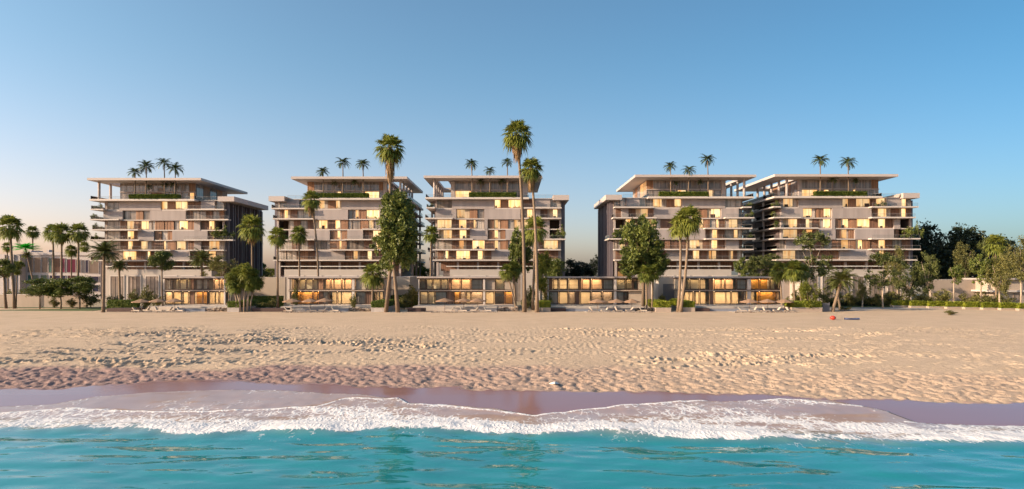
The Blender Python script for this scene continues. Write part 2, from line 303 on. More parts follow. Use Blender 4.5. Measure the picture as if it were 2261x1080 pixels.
def beach_z(x, y):
    z = zbeach(y)
    wl_ = np.interp(x, WETX, WETD) + 1.3 * fbm(x * 0.35, y * 0.35, 3) + 0.5 * fbm(x * 1.6, y * 1.3, 2)
    dl = np.interp(x, DENX, DEND) + 2.2 * fbm(x * 0.3 + 9, y * 0.25, 3)
    z = z + 0.10 * fbm(x * 0.05, y * 0.07, 3) * sstep(50, 70, y)
    band = sstep(-0.3, 0.9, y - wl_) * (1 - sstep(-1.0, 1.2, y - dl))
    n = vnoise(x * 2.3 + 1.1 * y + 3, y * 1.9 - .35 * x) + 0.6 * vnoise(x * 4.2 + y, y * 2.9 + 7)
    z = z - 0.15 * band * sstep(-0.06, 0.20, n)
    ca = 0.25 + 0.75 * sstep(-0.12, 0.22, fbm(x * 0.045 + 40, y * 0.06 + 11, 3))
    zone = sstep(-1, 3, y - dl) * (1 - sstep(98, 116, y)) * ca
    rng = np.random.RandomState(3)
    dents = np.zeros_like(z); ys0, xs0 = y[:, 0], x[0]
    def dent(cx, cy, sx, sy, an, dp):
        i0, i1 = np.searchsorted(ys0, [cy - 3 * sy - .5, cy + 3 * sy + .5]); j0, j1 = np.searchsorted(xs0, [cx - 3.2 * sx - .6, cx + 3.2 * sx + .6])
        if i1 <= i0 or j1 <= j0: return
        dx = x[i0:i1, j0:j1] - cx; dy = y[i0:i1, j0:j1] - cy; c, s_ = math.cos(an), math.sin(an)
        u = (dx * c + dy * s_) / sx; w = (-dx * s_ + dy * c) / sy; r2 = u * u + w * w
        dents[i0:i1, j0:j1] += dp * (-np.exp(-r2 * r2) + 0.45 * np.exp(-(r2 - 2.4) ** 2 * 1.2))
    for t in range(420):                                   # trails of footprints crossing the dry sand
        px_, py_ = rng.uniform(-90, 90), rng.uniform(60, 112); a = rng.uniform(-0.5, 0.5) + (math.pi if rng.rand() < .5 else 0)
        for k in range(rng.randint(5, 22)):
            a += rng.uniform(-.12, .12); px_ += math.cos(a) * .85; py_ += math.sin(a) * .85
            dent(px_ + rng.uniform(-.25, .25), py_ + rng.uniform(-.5, .5), rng.uniform(.21, .34), rng.uniform(.35, .8), rng.uniform(-.6, .6), rng.uniform(.14, .28))
    for t in range(1900):
        dent(rng.uniform(-92, 92), 60 + 52 * rng.rand() ** 1.2, rng.uniform(.16, .28), rng.uniform(.25, .6), rng.uniform(-1, 1), rng.uniform(.08, .22))
    z = z + dents * np.clip(zone * 1.3, 0, 1) + 0.035 * zone * fbm(x * 1.5, y * 1.1, 3) + 0.03 * sstep(95, 110, y) * fbm(x * .2, y * .5, 3) * (1 - sstep(135, 147, y))
    wet = 1 - sstep(-0.25, 0.35, y - wl_)
    damp = (1 - sstep(-1.2, 2.0, y - dl)) * (0.25 + 0.75 * (1 - sstep(-25, 25, x)))
    return z, dict(wet=wet, damp=damp)
bx = np.concatenate([np.linspace(-420, -96, 30, endpoint=False), np.arange(-96, -58, 0.42), np.arange(-58, 58, 0.17), np.arange(58, 96, 0.42), np.linspace(96.2, 420, 30)]); by = np.concatenate([np.linspace(-60, 34, 20, endpoint=False), np.arange(34, 48, 0.4), np.arange(48, 68, 0.17), np.arange(68, 114, 0.30), np.arange(114, 168.1, 1.4)])
m, n, l, p = newmat('beach_sand')
g = n.new('ShaderNodeNewGeometry')
aw = n.new('ShaderNodeAttribute'); aw.attribute_name = 'wet'; ad_ = n.new('ShaderNodeAttribute'); ad_.attribute_name = 'damp'
n1 = n.new('ShaderNodeTexNoise'); n1.inputs['Scale'].default_value = 0.25; n1.inputs['Detail'].default_value = 8; n1.inputs['Roughness'].default_value = 0.65; l.new(g.outputs['Position'], n1.inputs['Vector'])
n2 = n.new('ShaderNodeTexNoise'); n2.inputs['Scale'].default_value = 3.5; n2.inputs['Detail'].default_value = 6; n2.inputs['Roughness'].default_value = 0.7; l.new(g.outputs['Position'], n2.inputs['Vector'])
av = n.new('ShaderNodeMath'); av.operation = 'MULTIPLY_ADD'; av.inputs[1].default_value = 0.6; l.new(n2.outputs['Fac'], av.inputs[0]); l.new(n1.outputs['Fac'], av.inputs[2])
rp = n.new('ShaderNodeMapRange'); rp.inputs['From Min'].default_value = 0.55; rp.inputs['From Max'].default_value = 1.05; l.new(av.outputs[0], rp.inputs['Value'])
dry = n.new('ShaderNodeMix'); dry.data_type = 'RGBA'; dry.inputs['A'].default_value = (0.51, 0.378, 0.262, 1); dry.inputs['B'].default_value = (0.63, 0.475, 0.335, 1); l.new(rp.outputs['Result'], dry.inputs['Factor'])
dm = n.new('ShaderNodeMix'); dm.data_type = 'RGBA'; dm.inputs['B'].default_value = (0.33, 0.225, 0.20, 1); l.new(ad_.outputs['Fac'], dm.inputs['Factor']); l.new(dry.outputs['Result'], dm.inputs['A'])
wm = n.new('ShaderNodeMix'); wm.data_type = 'RGBA'; wm.inputs['B'].default_value = (0.29, 0.152, 0.145, 1); l.new(aw.outputs['Fac'], wm.inputs['Factor']); l.new(dm.outputs['Result'], wm.inputs['A'])
l.new(wm.outputs['Result'], p.inputs['Base Color'])
rr = n.new('ShaderNodeMapRange'); rr.inputs['To Min'].default_value = 0.95; rr.inputs['To Max'].default_value = 0.09; l.new(aw.outputs['Fac'], rr.inputs['Value']); l.new(rr.outputs['Result'], p.inputs['Roughness'])
rs = n.new('ShaderNodeMapRange'); rs.inputs['To Min'].default_value = 0.15; rs.inputs['To Max'].default_value = 0.5; l.new(aw.outputs['Fac'], rs.inputs['Value']); l.new(rs.outputs['Result'], p.inputs['Specular IOR Level'])
bp = n.new('ShaderNodeBump'); bp.inputs['Distance'].default_value = 0.12
bs = n.new('ShaderNodeMapRange'); bs.inputs['To Min'].default_value = 1.0; bs.inputs['To Max'].default_value = 0.02; l.new(aw.outputs['Fac'], bs.inputs['Value']); l.new(bs.outputs['Result'], bp.inputs['Strength'])
l.new(n2.outputs['Fac'], bp.inputs['Height']); l.new(bp.outputs[0], p.inputs['Normal'])
struct(obj('beach', grid('beach', bx, by, beach_z, m, ('wet', 'damp'))))
mg = mat('far_ground', (0.30, 0.25, 0.17), 0.9, 0.25, 0.05)
struct(MB().box(-4000, 4000, 164, 6000, 0.2, 1.0).build('ground', mg))

def sea_z(x, y):
    zb = zbeach(y)
    sw = np.interp(x, SWX, SWD) + 0.25 * fbm(x * .8, y * .1, 3); fo = np.interp(x, FOX, FOD) + 1.1 * fbm(x * .25 + 3, y * .2, 3); th = np.interp(x, THX, THD) + 0.3 * fbm(x * .7 + 8, y * .1, 3)
    near = sstep(-60, 22, y)
    wv = 0.10 * fbm(x * 0.10 + 0.05 * y, y * 0.24, 2) + 0.10 * fbm(x * 0.30 + 0.12 * y + 20, y * 0.58, 2) + 0.020 * vnoise(x * 0.8 + .3 * y, y * 1.9) + 0.035 * vnoise(x * 0.42 + 50, y * 1.15)
    wv = wv * (1 - 0.85 * sstep(-2, 5, y - fo)) * near
    wv = wv + 0.30 * np.exp(-((y - fo - 0.9) / 1.5) ** 2) * (0.6 + 0.9 * vnoise(x * .22, y * 0 + 2) + .5 * vnoise(x * .9, y * .9))
    t = sstep(0, 1, (y - fo) / np.maximum(th - fo, 0.5))
    cov = sstep(-1.0, 0.8, y - fo) * (1.08 - 0.53 * sstep(0.10, 0.75, t)) * (1 - sstep(-0.1, 0.5, y - th))
    cov = cov * (0.79 + 0.8 * fbm(x * .16 + 5, y * .38, 3))
    lip = np.exp(-((y - th + 0.25) / 0.22) ** 2) * 0.9
    lipsw = np.exp(-((y - sw + 0.15) / 0.14) ** 2) * 0.5
    lace = 0.40 * (0.75 + 0.9 * fbm(x * .2 + 31, y * .35, 3)) * sstep(-1.0, 0.4, y - th) * (1 - sstep(-0.2, 0.4, y - sw)) * sstep(0.3, 2, sw - th + 0.8)
    patch = 0.34 * sstep(-7.5, 0, y - fo) * (1 - sstep(-.5, 1, y - fo)) * sstep(0.0, 0.35, fbm(x * .14 + 60, y * .3, 2))
    foam = np.clip(np.maximum(np.maximum(cov, lace), np.maximum(lip, np.maximum(lipsw, patch))), 0, 1)
    zw = np.maximum(wv, zb + 0.02 + 0.07 * foam * (1 + 1.4 * vnoise(x * 1.3, y * 1.1)))
    zw = np.where(y < 44, np.maximum(wv, zb + 0.03), zw)
    edge = sstep(0.0, 0.25, y - sw)
    z = zw * (1 - edge) + (zb - 0.35) * edge
    film = sstep(-1.8, 3.2, y - fo)                              # 0 deep, 1 thin sheet over sand
    return z, dict(foam=foam, film=film)
sx = spaced(-420, -56, 56, 420, 0.17, 40); sy = np.concatenate([np.linspace(-500, 25, 40, endpoint=False), np.arange(25, 60, 0.15)])
m, n, l, p = newmat('sea_water')
g = n.new('ShaderNodeNewGeometry'); af = n.new('ShaderNodeAttribute'); af.attribute_name = 'foam'; at = n.new('ShaderNodeAttribute'); at.attribute_name = 'film'
def noise_node(scale, det, rough=0.55, dist=0.0, mapping=None):
    q = n.new('ShaderNodeTexNoise'); q.inputs['Scale'].default_value = scale; q.inputs['Detail'].default_value = det; q.inputs['Roughness'].default_value = rough; q.inputs['Distortion'].default_value = dist
    if mapping:
        mp = n.new('ShaderNodeMapping'); mp.inputs['Scale'].default_value = mapping; l.new(g.outputs['Position'], mp.inputs[0]); l.new(mp.outputs[0], q.inputs['Vector'])
    else: l.new(g.outputs['Position'], q.inputs['Vector'])
    return q
def math_node(op, a, b=None, c=None):
    q = n.new('ShaderNodeMath'); q.operation = op
    for i, v in enumerate((a, b, c)):
        if v is None: continue
        if isinstance(v, (int, float)): q.inputs[i].default_value = v
        else: l.new(v, q.inputs[i])
    return q.outputs[0]
nf = noise_node(1.1, 8, 0.68, 1.2, (1, 0.62, 1)); 
dv = n.new('ShaderNodeVectorMath'); dv.operation = 'SCALE'; dv.inputs['Scale'].default_value = 0.9; nd = noise_node(0.8, 4); l.new(nd.outputs['Color'], dv.inputs[0])
dva = n.new('ShaderNodeVectorMath'); dva.operation = 'ADD'; l.new(dv.outputs[0], dva.inputs[0]); l.new(g.outputs['Position'], dva.inputs[1])
dmp = n.new('ShaderNodeMapping'); dmp.inputs['Scale'].default_value = (2.6, 1.25, 0); l.new(dva.outputs[0], dmp.inputs[0])
vo = n.new('ShaderNodeTexVoronoi'); vo.feature = 'DISTANCE_TO_EDGE'; vo.inputs['Scale'].default_value = 1.0; l.new(dmp.outputs[0], vo.inputs['Vector'])
lace = n.new('ShaderNodeMapRange'); lace.inputs['From Min'].default_value = 0.0; lace.inputs['From Max'].default_value = 0.22; lace.inputs['To Min'].default_value = 0.20; lace.inputs['To Max'].default_value = 0.0; l.new(vo.outputs['Distance'], lace.inputs['Value'])
fv = math_node('ADD', nf.outputs['Fac'], lace.outputs['Result'])
th_ = math_node('MULTIPLY_ADD', af.outputs['Fac'], -0.78, 1.0)
dif = math_node('SUBTRACT', fv, th_)
fm = n.new('ShaderNodeMapRange'); fm.interpolation_type = 'SMOOTHSTEP'; fm.inputs['From Min'].default_value = -0.04; fm.inputs['From Max'].default_value = 0.16; l.new(dif, fm.inputs['Value'])
deep = n.new('ShaderNodeMix'); deep.data_type = 'RGBA'; deep.inputs['A'].default_value = (0.009, 0.17, 0.195, 1); deep.inputs['B'].default_value = (0.02, 0.30, 0.315, 1)
nc = noise_node(0.12, 3, 0.5, 0, (1, 2, 1)); l.new(nc.outputs['Fac'], deep.inputs['Factor'])
p.inputs['Roughness'].default_value = 0.03; p.inputs['IOR'].default_value = 1.68; l.new(deep.outputs['Result'], p.inputs['Base Color'])
bb = n.new('ShaderNodeBump'); bb.inputs['Strength'].default_value = 0.6; bb.inputs['Distance'].default_value = 0.05; nb = noise_node(0.8, 2, 0.5, 0.4, (0.6, 1.1, 1)); l.new(nb.outputs['Fac'], bb.inputs['Height']); l.new(bb.outputs[0], p.inputs['Normal'])
tm = n.new('ShaderNodeBsdfPrincipled'); tm.inputs['Roughness'].default_value = 0.12; tm.inputs['IOR'].default_value = 1.33
tcm = n.new('ShaderNodeMix'); tcm.data_type = 'RGBA'; tcm.inputs['A'].default_value = (0.36, 0.235, 0.20, 1); tcm.inputs['B'].default_value = (0.52, 0.42, 0.38, 1); l.new(af.outputs['Fac'], tcm.inputs['Factor']); l.new(tcm.outputs['Result'], tm.inputs['Base Color'])
wmx = n.new('ShaderNodeMixShader'); l.new(at.outputs['Fac'], wmx.inputs[0]); l.new(p.outputs[0], wmx.inputs[1]); l.new(tm.outputs[0], wmx.inputs[2])
pf = n.new('ShaderNodeBsdfPrincipled'); pf.inputs['Base Color'].default_value = (0.80, 0.78, 0.77, 1); pf.inputs['Roughness'].default_value = 0.8; pf.inputs['Specular IOR Level'].default_value = 0.2
bf = n.new('ShaderNodeBump'); bf.inputs['Strength'].default_value = 0.5; bf.inputs['Distance'].default_value = 0.25; l.new(fv, bf.inputs['Height']); l.new(bf.outputs[0], pf.inputs['Normal'])
fmx = n.new('ShaderNodeMixShader'); l.new(fm.outputs['Result'], fmx.inputs[0]); l.new(wmx.outputs[0], fmx.inputs[1]); l.new(pf.outputs[0], fmx.inputs[2])
l.new(fmx.outputs[0], n['Material Output'].inputs['Surface'])
struct(obj('sea', grid('sea', sx, sy, sea_z, m, ('foam', 'film'))))

# ------------------------------------------------------------------ apartment towers
FZ = [11.7, 14.9, 18.35, 21.8, 25.25, 28.7, 32.15, 35.5]           # podium top, then the floors above it
ROOF_B, ROOF_T = 41.75, 42.55
def window(par, x0, x1, y, z0, z1, m, npan=None, fm='frame', name='window'):
    w = x1 - x0; npan = npan or max(1, int(round(w / 2.2)))
    pn = box(name, par, x0 + .04, x1 - .04, y, y + .06, z0 + .04, z1 - .04, M[m])
    b = MB(); t = .085
    b.box(x0, x1, y - .10, y - .01, z1 - t, z1); b.box(x0, x1, y - .10, y - .01, z0, z0 + t)
    for i in range(npan + 1):
        xx = x0 + (w - t) * i / npan
        b.box(xx, xx + t, y - .10, y - .01, z0 + t, z1 - t)
    b.build('frame', M[fm], pn)
    if m in ('lit', 'amber'):                                       # half-drawn curtains and furniture behind the glass line
        q = WR.random()
        if q < .55:
            cw = w * WR.uniform(.18, .42); c0 = x0 + t if WR.random() < .5 else x1 - t - cw
            box('curtain', pn, c0, c0 + cw, y - .008, y - .002, z0 + t, z1 - t, M['curtain' if q < .3 else 'sheer'])
        if WR.random() < .5 and w > 1.6:
            fw = w * WR.uniform(.2, .4); f0 = x0 + t + (w - fw - 2 * t) * WR.random()
            box('furniture', pn, f0, f0 + fw, y - .0095, y - .0085, z0 + t, z0 + t + WR.uniform(.45, 1.2), M['furn'])
    return pn
WR = random.Random(5)
def screen(par, x0, x1, y, z0, z1, m, rnd):
    b = MB(); k = max(2, int((x1 - x0) / .42)); w = (x1 - x0) / k
    for i in range(k):
        d = rnd.uniform(0, .09); b.box(x0 + i * w + .012, x0 + (i + 1) * w - .012, y - d, y + .14, z0, z1)
    return b.build('timber_screen', M[m], par)
def railing(par, x0, x1, y, z, h=1.05):
    if x1 < x0: x0, x1 = x1, x0
    r = box('glass_railing', par, x0, x1, y, y + .03, z, z + h, M['rglass'])
    b = MB().box(x0, x1, y - .02, y + .05, z + h, z + h + .05)
    k = max(1, int((x1 - x0) / 2.4))
    for i in range(k + 1):
        xx = x0 + (x1 - x0 - .05) * i / k; b.box(xx, xx + .05, y - .015, y - .002, z, z + h)
    b.build('handrail', M['rail'], r); return r
def siderail(par, x, y0, y1, z, h=1.05):
    r = box('glass_railing', par, x, x + .03, y0, y1, z, z + h, M['rglass'])
    MB().box(x - .02, x + .05, y0, y1, z + h, z + h + .05).build('handrail', M['rail'], r)

TOWERS = []
def tower(ti, D, x0, s, sp, label):
    rnd = random.Random(50 + ti); side = sp['side']                # +1: open columns on the left, finned wing on the right
    Dw = D + 2.2
    xs = lambda z_, d=D: X(x0 + z_ * s, d)
    a, b_ = sp['main']; w0, w1 = sp['wing']
    mx0, mx1 = xs(a, Dw), xs(b_, Dw); wx0, wx1 = xs(w0, Dw), xs(w1, Dw)
    fx0, fx1 = min(mx0, wx0), max(mx1, wx1)
    outer = wx1 if side > 0 else wx0                               # finned end of the wing
    root = empty('apartment_tower', ((fx0 + fx1) / 2, D + 18, 0.9), label, 'apartment tower', 'apartment towers along the beach')
    # core of the building, set back behind the panels
    og = sp.get('loggia'); Dc = Dw + 1.0; Db = Dw + 33
    if og:
        o0, o1 = xs(og[0], Dw), xs(og[1], Dw)
        if side > 0: box('core', root, fx0 + .02, o0, Dc, Db, FZ[1], 35.2, M['core']); r0, r1 = o0, fx1 - .02
        else: box('core', root, o1, fx1 - .02, Dc, Db, FZ[1], 35.2, M['core']); r0, r1 = fx0 + .02, o1
        box('core', root, r0, r1, Dc, Db, FZ[1], FZ[3], M['core']); box('core', root, r0, r1, Dc, Db, FZ[5], 35.2, M['core'])
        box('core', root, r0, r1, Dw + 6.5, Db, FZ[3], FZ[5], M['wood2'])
        cx_ = outer - .35 if side > 0 else outer + .35
        box('column', root, cx_ - .3, cx_ + .3, Dw + .3, Dw + .9, FZ[3], FZ[5] - .3, M['conc'])
    else: box('core', root, fx0 + .02, fx1 - .02, Dc, Db, FZ[1], 35.2, M['core'])
    box('wing_roof', root, min(wx0, wx1), max(wx0, wx1), Dw + .3, Db, 35.2, 35.45, M['slab'])
    # floor slabs and balconies
    for k in range(1, 7):
        box('floor_slab', root, fx0, fx1, Dw - .02, Dw + 4, FZ[k] - .34, FZ[k], M['slab'])
    for k, lst in sp['slabs'].items():
        for (p0, p1) in lst:
            q0, q1 = xs(p0), xs(p1); z = FZ[k]
            box('balcony_slab', root, q0, q1, D, Dw - .025, z - .36, z + .06, M['slab'])
            railing(root, q0 + .1, q1 - .1, D + .12, z + .06)
            for e in (q0, q1):                                     # balconies that reach past the wall wrap round the corner
                if e < fx0 - .3: box('balcony_slab', root, e, fx0 - .005, Dw - .02, Dw + 6 + 3 * rnd.random(), z - .36, z + .058, M['slab']); siderail(root, e + .1, D + .3, Dw + 6, z + .06)
                if e > fx1 + .3 and side < 0: box('balcony_slab', root, fx1 + .005, e, Dw - .02, Dw + 6 + 3 * rnd.random(), z - .36, z + .058, M['slab']); siderail(root, e - .13, D + .3, Dw + 6, z + .06)
    # facade
    for k, segs in sp['rows'].items():
        z0, z1 = FZ[k] + .03, FZ[k] + 3.06
        for (p0, p1, t) in segs:
            q0, q1 = xs(p0, Dw) + .015, xs(p1, Dw) - .015
            if t == 'C': box('wall_panel', root, q0, q1, Dw - .14, Dw + .95, FZ[k] - .3, z1 + .03, M['conc2'])
            elif t == 'W': window(root, q0, q1, Dw + .72, z0, z1, 'lit')
            elif t == 'A': window(root, q0, q1, Dw + .72, z0, z1, 'amber')
            elif t == 'w': window(root, q0, q1, Dw + .72, z0, z1, 'pane2' if rnd.random() < .5 else 'pane')
            elif t == 'B': screen(root, q0, q1, Dw + .45, z0, z1, 'wood', rnd)
            elif t == 'K': screen(root, q0, q1, Dw + .68, z0, z1, 'wood2', rnd)  # dark timber, with shaded recesses drawn as the same brown boards
    # terrace storey between podium and first floor
    p0, p1 = sp['podium']; px0, px1 = X(p0, D), X(p1, D)
    box('terrace_wall', root, fx0 + 1.5, fx1 - 1.5, Dw + 4.2, Db, FZ[0] - .5, FZ[1] - .35, M['wood2'])  # shadow brown again, darkening the recess behind the columns
    box('soffit', root, fx0 + .05, fx1 - .05, Dw + 4.02, Dw + 4.2, FZ[1] - .6, FZ[1] - .36, M['conc'])
    for i in range(7):
        xx = fx0 + .8 + (fx1 - fx0 - 1.6) * i / 6
        zb_ = FZ[0] if px0 < xx < px1 else 1.0
        box('column', root, xx - .33, xx + .33, Dw + .4, Dw + 1.06, zb_, FZ[1] - .35, M['conc'])
    pod = box('podium', root, px0, px1, D - .6, Db - 1, .9, FZ[0] - .55, M['podium'])
    box('parapet', root, px0, px1, D - .6, D - .3, FZ[0] - .54, FZ[0], M['podium'])
    railing(root, px0 + .2, px1 - .2, D - .45, FZ[0] + .01, .85)
    box('handrail', root, px0 - 1.2, px1, D - .6, D - .5, FZ[0] + .92, FZ[0] + 1.12, M['white'])
    box('ground_floor_wall', root, fx0 + 2.2, fx1 - 2.2, Dw + 5, Db - 1.2, .9, FZ[0] - .6, M['core'])
    if ti == 3:
        window(root, X(1371, D), X(1396, D), Dw + 4.7, Z(615, Dw), Z(599, Dw), 'amber', 1)  # glowing pane added in place of the lit undercroft
    for (u0, u1) in sp['bays']:
        v0, v1 = X(u0, D), X(u1, D)
        sr = MB(); sr.box(v0 - .25, v0, D - .78, D - .62, 1.2, 9.4).box(v1, v1 + .25, D - .78, D - .62, 1.2, 9.4).box(v0 - .25, v1 + .25, D - .78, D - .62, 9.4, 9.75)
        sr.build('window_surround', M['slab'], root)
        window(root, v0, v1, D - .68, 1.3, 9.35, 'pane', 3)
    # dark fins down the wing's end wall
    sg = 1 if side > 0 else -1
    box('end_wall', root, outer + .02 * sg, outer + .3 * sg, Dw + 1.2, Db, 9.5, 34.6, M['fin'])
    for i in range(13):
        yy = Dw + 1.6 + i * 2.35
        box('fin', root, outer + .31 * sg, outer + (1.15 + .35 * (i % 3 == 1)) * sg, yy, yy + .42, 9.0 - .4 * (i % 2), 34.55, M['fin'])
    c0, c1, cy = sp['cap']
    q0, q1 = xs(c0), xs(c1); zt = Z(380 + cy * s, D)
    cap = box('wing_cap', root, q0, q1, D - .1, D + 30, zt - 1.65, zt, M['soffit'])
    hid = [t for t in (wx0, wx1)]
    cin = q0 if side > 0 else q1
    box('cap_wall', root, min(cin, outer) + .1, max(cin, outer) - .02, Dw + .9, D + 29, 35.46, zt - 1.66, M['conc'])
    q2, q3 = (wx0, cin) if side > 0 else (cin, wx1)
    railing(root, q2 + .5, q3, D + 1.2, 35.46, .95)
    # terrace of the top floor, penthouse and roof
    l0, l1 = sp['L8']; q0, q1 = xs(l0), xs(l1)
    box('terrace_slab', root, q0, q1, D - .15, Db + 1, FZ[7] - .62, FZ[7], M['slab'])
    railing(root, q0 + .1, q1 - .1, D + 1.75, FZ[7] + .01)
    siderail(root, q0 + .15, D + .2, Db - 2, FZ[7] + .01); siderail(root, q1 - .15, D + .2, Db - 2, FZ[7] + .01)
    h0, h1 = sp['pent']; u0, u1 = xs(h0, D + 6), xs(h1, D + 6); yp = D + 6
    box('penthouse_core', root, u0 + .05, u1 - .05, yp + .6, D + 31, FZ[7] + .02, ROOF_B - .02, M['core'])
    zmid = FZ[7] + 2.95
    box('penthouse_band', root, u0, u1, yp - .1, yp + .55, zmid, zmid + .28, M['conc'])
    cur = []
    for (p0, p1, t) in sp['plow']: cur.append((xs(p0, yp), xs(p1, yp), t))
    x_ = u0
    for (q0_, q1_, t) in sorted(cur) + [(u1, u1, '-')]:
        if q0_ - x_ > .5: window(root, x_, q0_ - .05, yp + .3, FZ[7] + .05, zmid - .02, 'pane', None, 'frame')
        if t == 'W': window(root, q0_, q1_, yp + .3, FZ[7] + .05, zmid - .02, 'lit')
        elif t == 'C': box('wall_panel', root, q0_, q1_, yp - .2, yp + .5, FZ[7] + .03, ROOF_B - .03, M['conc'])
        elif t == 'K': screen(root, q0_, q1_, yp + .3, FZ[7] + .05, zmid - .02, 'wood2', rnd)
        x_ = q1_ + .05
    x_ = u0
    cc = [(xs(p0, yp), xs(p1, yp), 'c') for (p0, p1, t) in sp['plow'] if t == 'C']
    for (q0_, q1_, t) in sorted([(xs(p0, yp), xs(p1, yp), 'B') for (p0, p1) in sp['pup']] + cc) + [(u1, u1, '-')]:
        if q0_ - x_ > .5: window(root, x_, q0_ - .05, yp + .3, zmid + .3, ROOF_B - .05, 'pane', None, 'conc')
        if t == 'B': screen(root, q0_, q1_, yp + .25, zmid + .3, ROOF_B - .05, 'wood', rnd)
        x_ = q1_ + .05
    # side glazing and timber of the penthouse; amber glow painted for a lit timber wall
    for e, sgn in ((u0, -1), (u1, 1)):
        lit = (ti == 3 and sgn < 0)
        for j in range(4):
            box('side_panel', root, e + .01 * sgn, e + .08 * sgn, yp + 1 + j * 5, yp + 5.6 + j * 5, FZ[7] + .1, ROOF_B - .3, M['amber' if lit and j < 2 else ('wood' if j % 2 else 'pane')])
    r0, r1 = sp['roof']; q0, q1 = xs(r0, D - .6), xs(r1, D - .6); ry0, ry1 = D - .6, D + 37
    # roof with a light well over the open columns
    ex = u0 if side > 0 else u1
    wl0, wl1 = (ex - 4.6, ex - 1.0) if side > 0 else (ex + 1.0, ex + 4.6)
    rb = MB()
    rb.box(q0, q1, ry0, ry0 + 7.5, ROOF_B, ROOF_T).box(q0, q1, ry1 - 8, ry1, ROOF_B, ROOF_T).box(q0, wl0, ry0 + 7.5, ry1 - 8, ROOF_B, ROOF_T).box(wl1, q1, ry0 + 7.5, ry1 - 8, ROOF_B, ROOF_T)
    rb.build('roof', M['soffit'], root)
    cxo = wl0 - .6 if side > 0 else wl1 + .6
    cxo = max(min(cxo, q1 - 1.5), q0 + 1.5)
    for j in range(5):
        yy = D + 3 + j * 6.2
        MB().tube([(cxo, yy, FZ[7] + .01), (cxo, yy, ROOF_B - .01)], .42, 12).build('column', M['conc'], root, smooth=False)
    # open flank: cladding, stacked side balconies and tall columns
    fe = fx0 if side > 0 else fx1; sgn = -1 if side > 0 else 1
    box('flank_wall', root, fe + .02 * sgn, fe + .2 * sgn, Dw + 1, Db, FZ[1] - .3, 34.8, M['dark'])
    for k in range(1, 7):
        secs = [(0.2 + (k % 2) * 1.2, 9.5 + (k * 37 % 5)), (14 + (k * 13 % 4), 24 + (k * 29 % 6))]
        for (s0, s1) in secs:
            reach = 2.6 + (k * 7 % 3) * .35
            xo = fe + sgn * reach
            sb = box('side_balcony', root, min(fe + .21 * sgn, xo), max(fe + .21 * sgn, xo), Dw + 7 + s0, Dw + 7 + s1, FZ[k] - .42, FZ[k] + .02, M['slab'])
            box('parapet', root, xo - .06, xo + .06, Dw + 7 + s0, Dw + 7 + s1, FZ[k] + .03, FZ[k] + 1.0, M['white'] if (k + int(s0)) % 2 else M['rglass'])
    for j in range(3):
        yy = Dw + 9 + j * 9
        MB().tube([(fe + sgn * 2.1, yy, 1.0), (fe + sgn * 2.1, yy, FZ[7] - .63)], .38, 10).build('column', M['conc'], root)
    # planting on the top terrace
    TOWERS.append(dict(root=root, D=D, xs=xs, side=side))
    return root

T1 = dict(side=1, main=(260, 1240), wing=(1240, 1692), loggia=(1572, 1692), podium=(237, 469),
  bays=[(247, 276), (286, 313), (325, 352), (366, 392), (403, 431)], cap=(1620, 1815, 290), L8=(98, 1345), pent=(455, 1350), roof=(65, 1420),
  plow=[(825, 950, 'K'), (1270, 1335, 'W')], pup=[(1275, 1350)],
  slabs={6: [(105, 258), (1232, 1692)], 5: [(100, 440), (1240, 1745)], 4: [(120, 668)], 3: [(100, 682), (1215, 1800)], 2: [(400, 1055), (1232, 1692)], 1: [(100, 1685)]},
  rows={6: [(290, 450, 'w'), (452, 945, 'C'), (945, 1012, 'W'), (1015, 1102, 'B'), (1105, 1250, 'W'), (1252, 1420, 'K'), (1422, 1585, 'C'), (1587, 1680, 'w')],
        5: [(262, 490, 'C'), (492, 640, 'w'), (640, 725, 'B'), (727, 815, 'w'), (817, 1240, 'C'), (1250, 1310, 'K'), (1312, 1470, 'w'), (1472, 1550, 'K'), (1552, 1630, 'w'), (1632, 1690, 'B')],
        4: [(290, 450, 'w'), (452, 525, 'B'), (527, 612, 'W'), (615, 695, 'B'), (697, 825, 'W'), (827, 865, 'w'), (867, 975, 'B'), (985, 1090, 'B'), (1095, 1148, 'w'), (1150, 1255, 'W'), (1258, 1335, 'B'), (1338, 1413, 'C'), (1415, 1502, 'K'), (1505, 1570, 'W')],
        3: [(290, 450, 'w'), (452, 530, 'K'), (532, 612, 'W'), (614, 668, 'K'), (670, 862, 'C'), (865, 942, 'B'), (945, 1013, 'w'), (1015, 1078, 'B'), (1080, 1500, 'C'), (1503, 1568, 'B')],
        2: [(270, 450, 'w'), (452, 535, 'K'), (537, 608, 'W'), (610, 692, 'K'), (695, 825, 'W'), (828, 963, 'K'), (965, 1012, 'W'), (1015, 1118, 'B'), (1120, 1228, 'W'), (1255, 1338, 'K'), (1340, 1422, 'C'), (1424, 1502, 'K'), (1505, 1672, 'W')],
        1: [(280, 478, 'w'), (480, 640, 'W'), (642, 745, 'K'), (748, 806, 'W'), (808, 880, 'K'), (882, 1040, 'w'), (1050, 1290, 'C'), (1292, 1500, 'K'), (1502, 1588, 'W'), (1590, 1680, 'w')]})
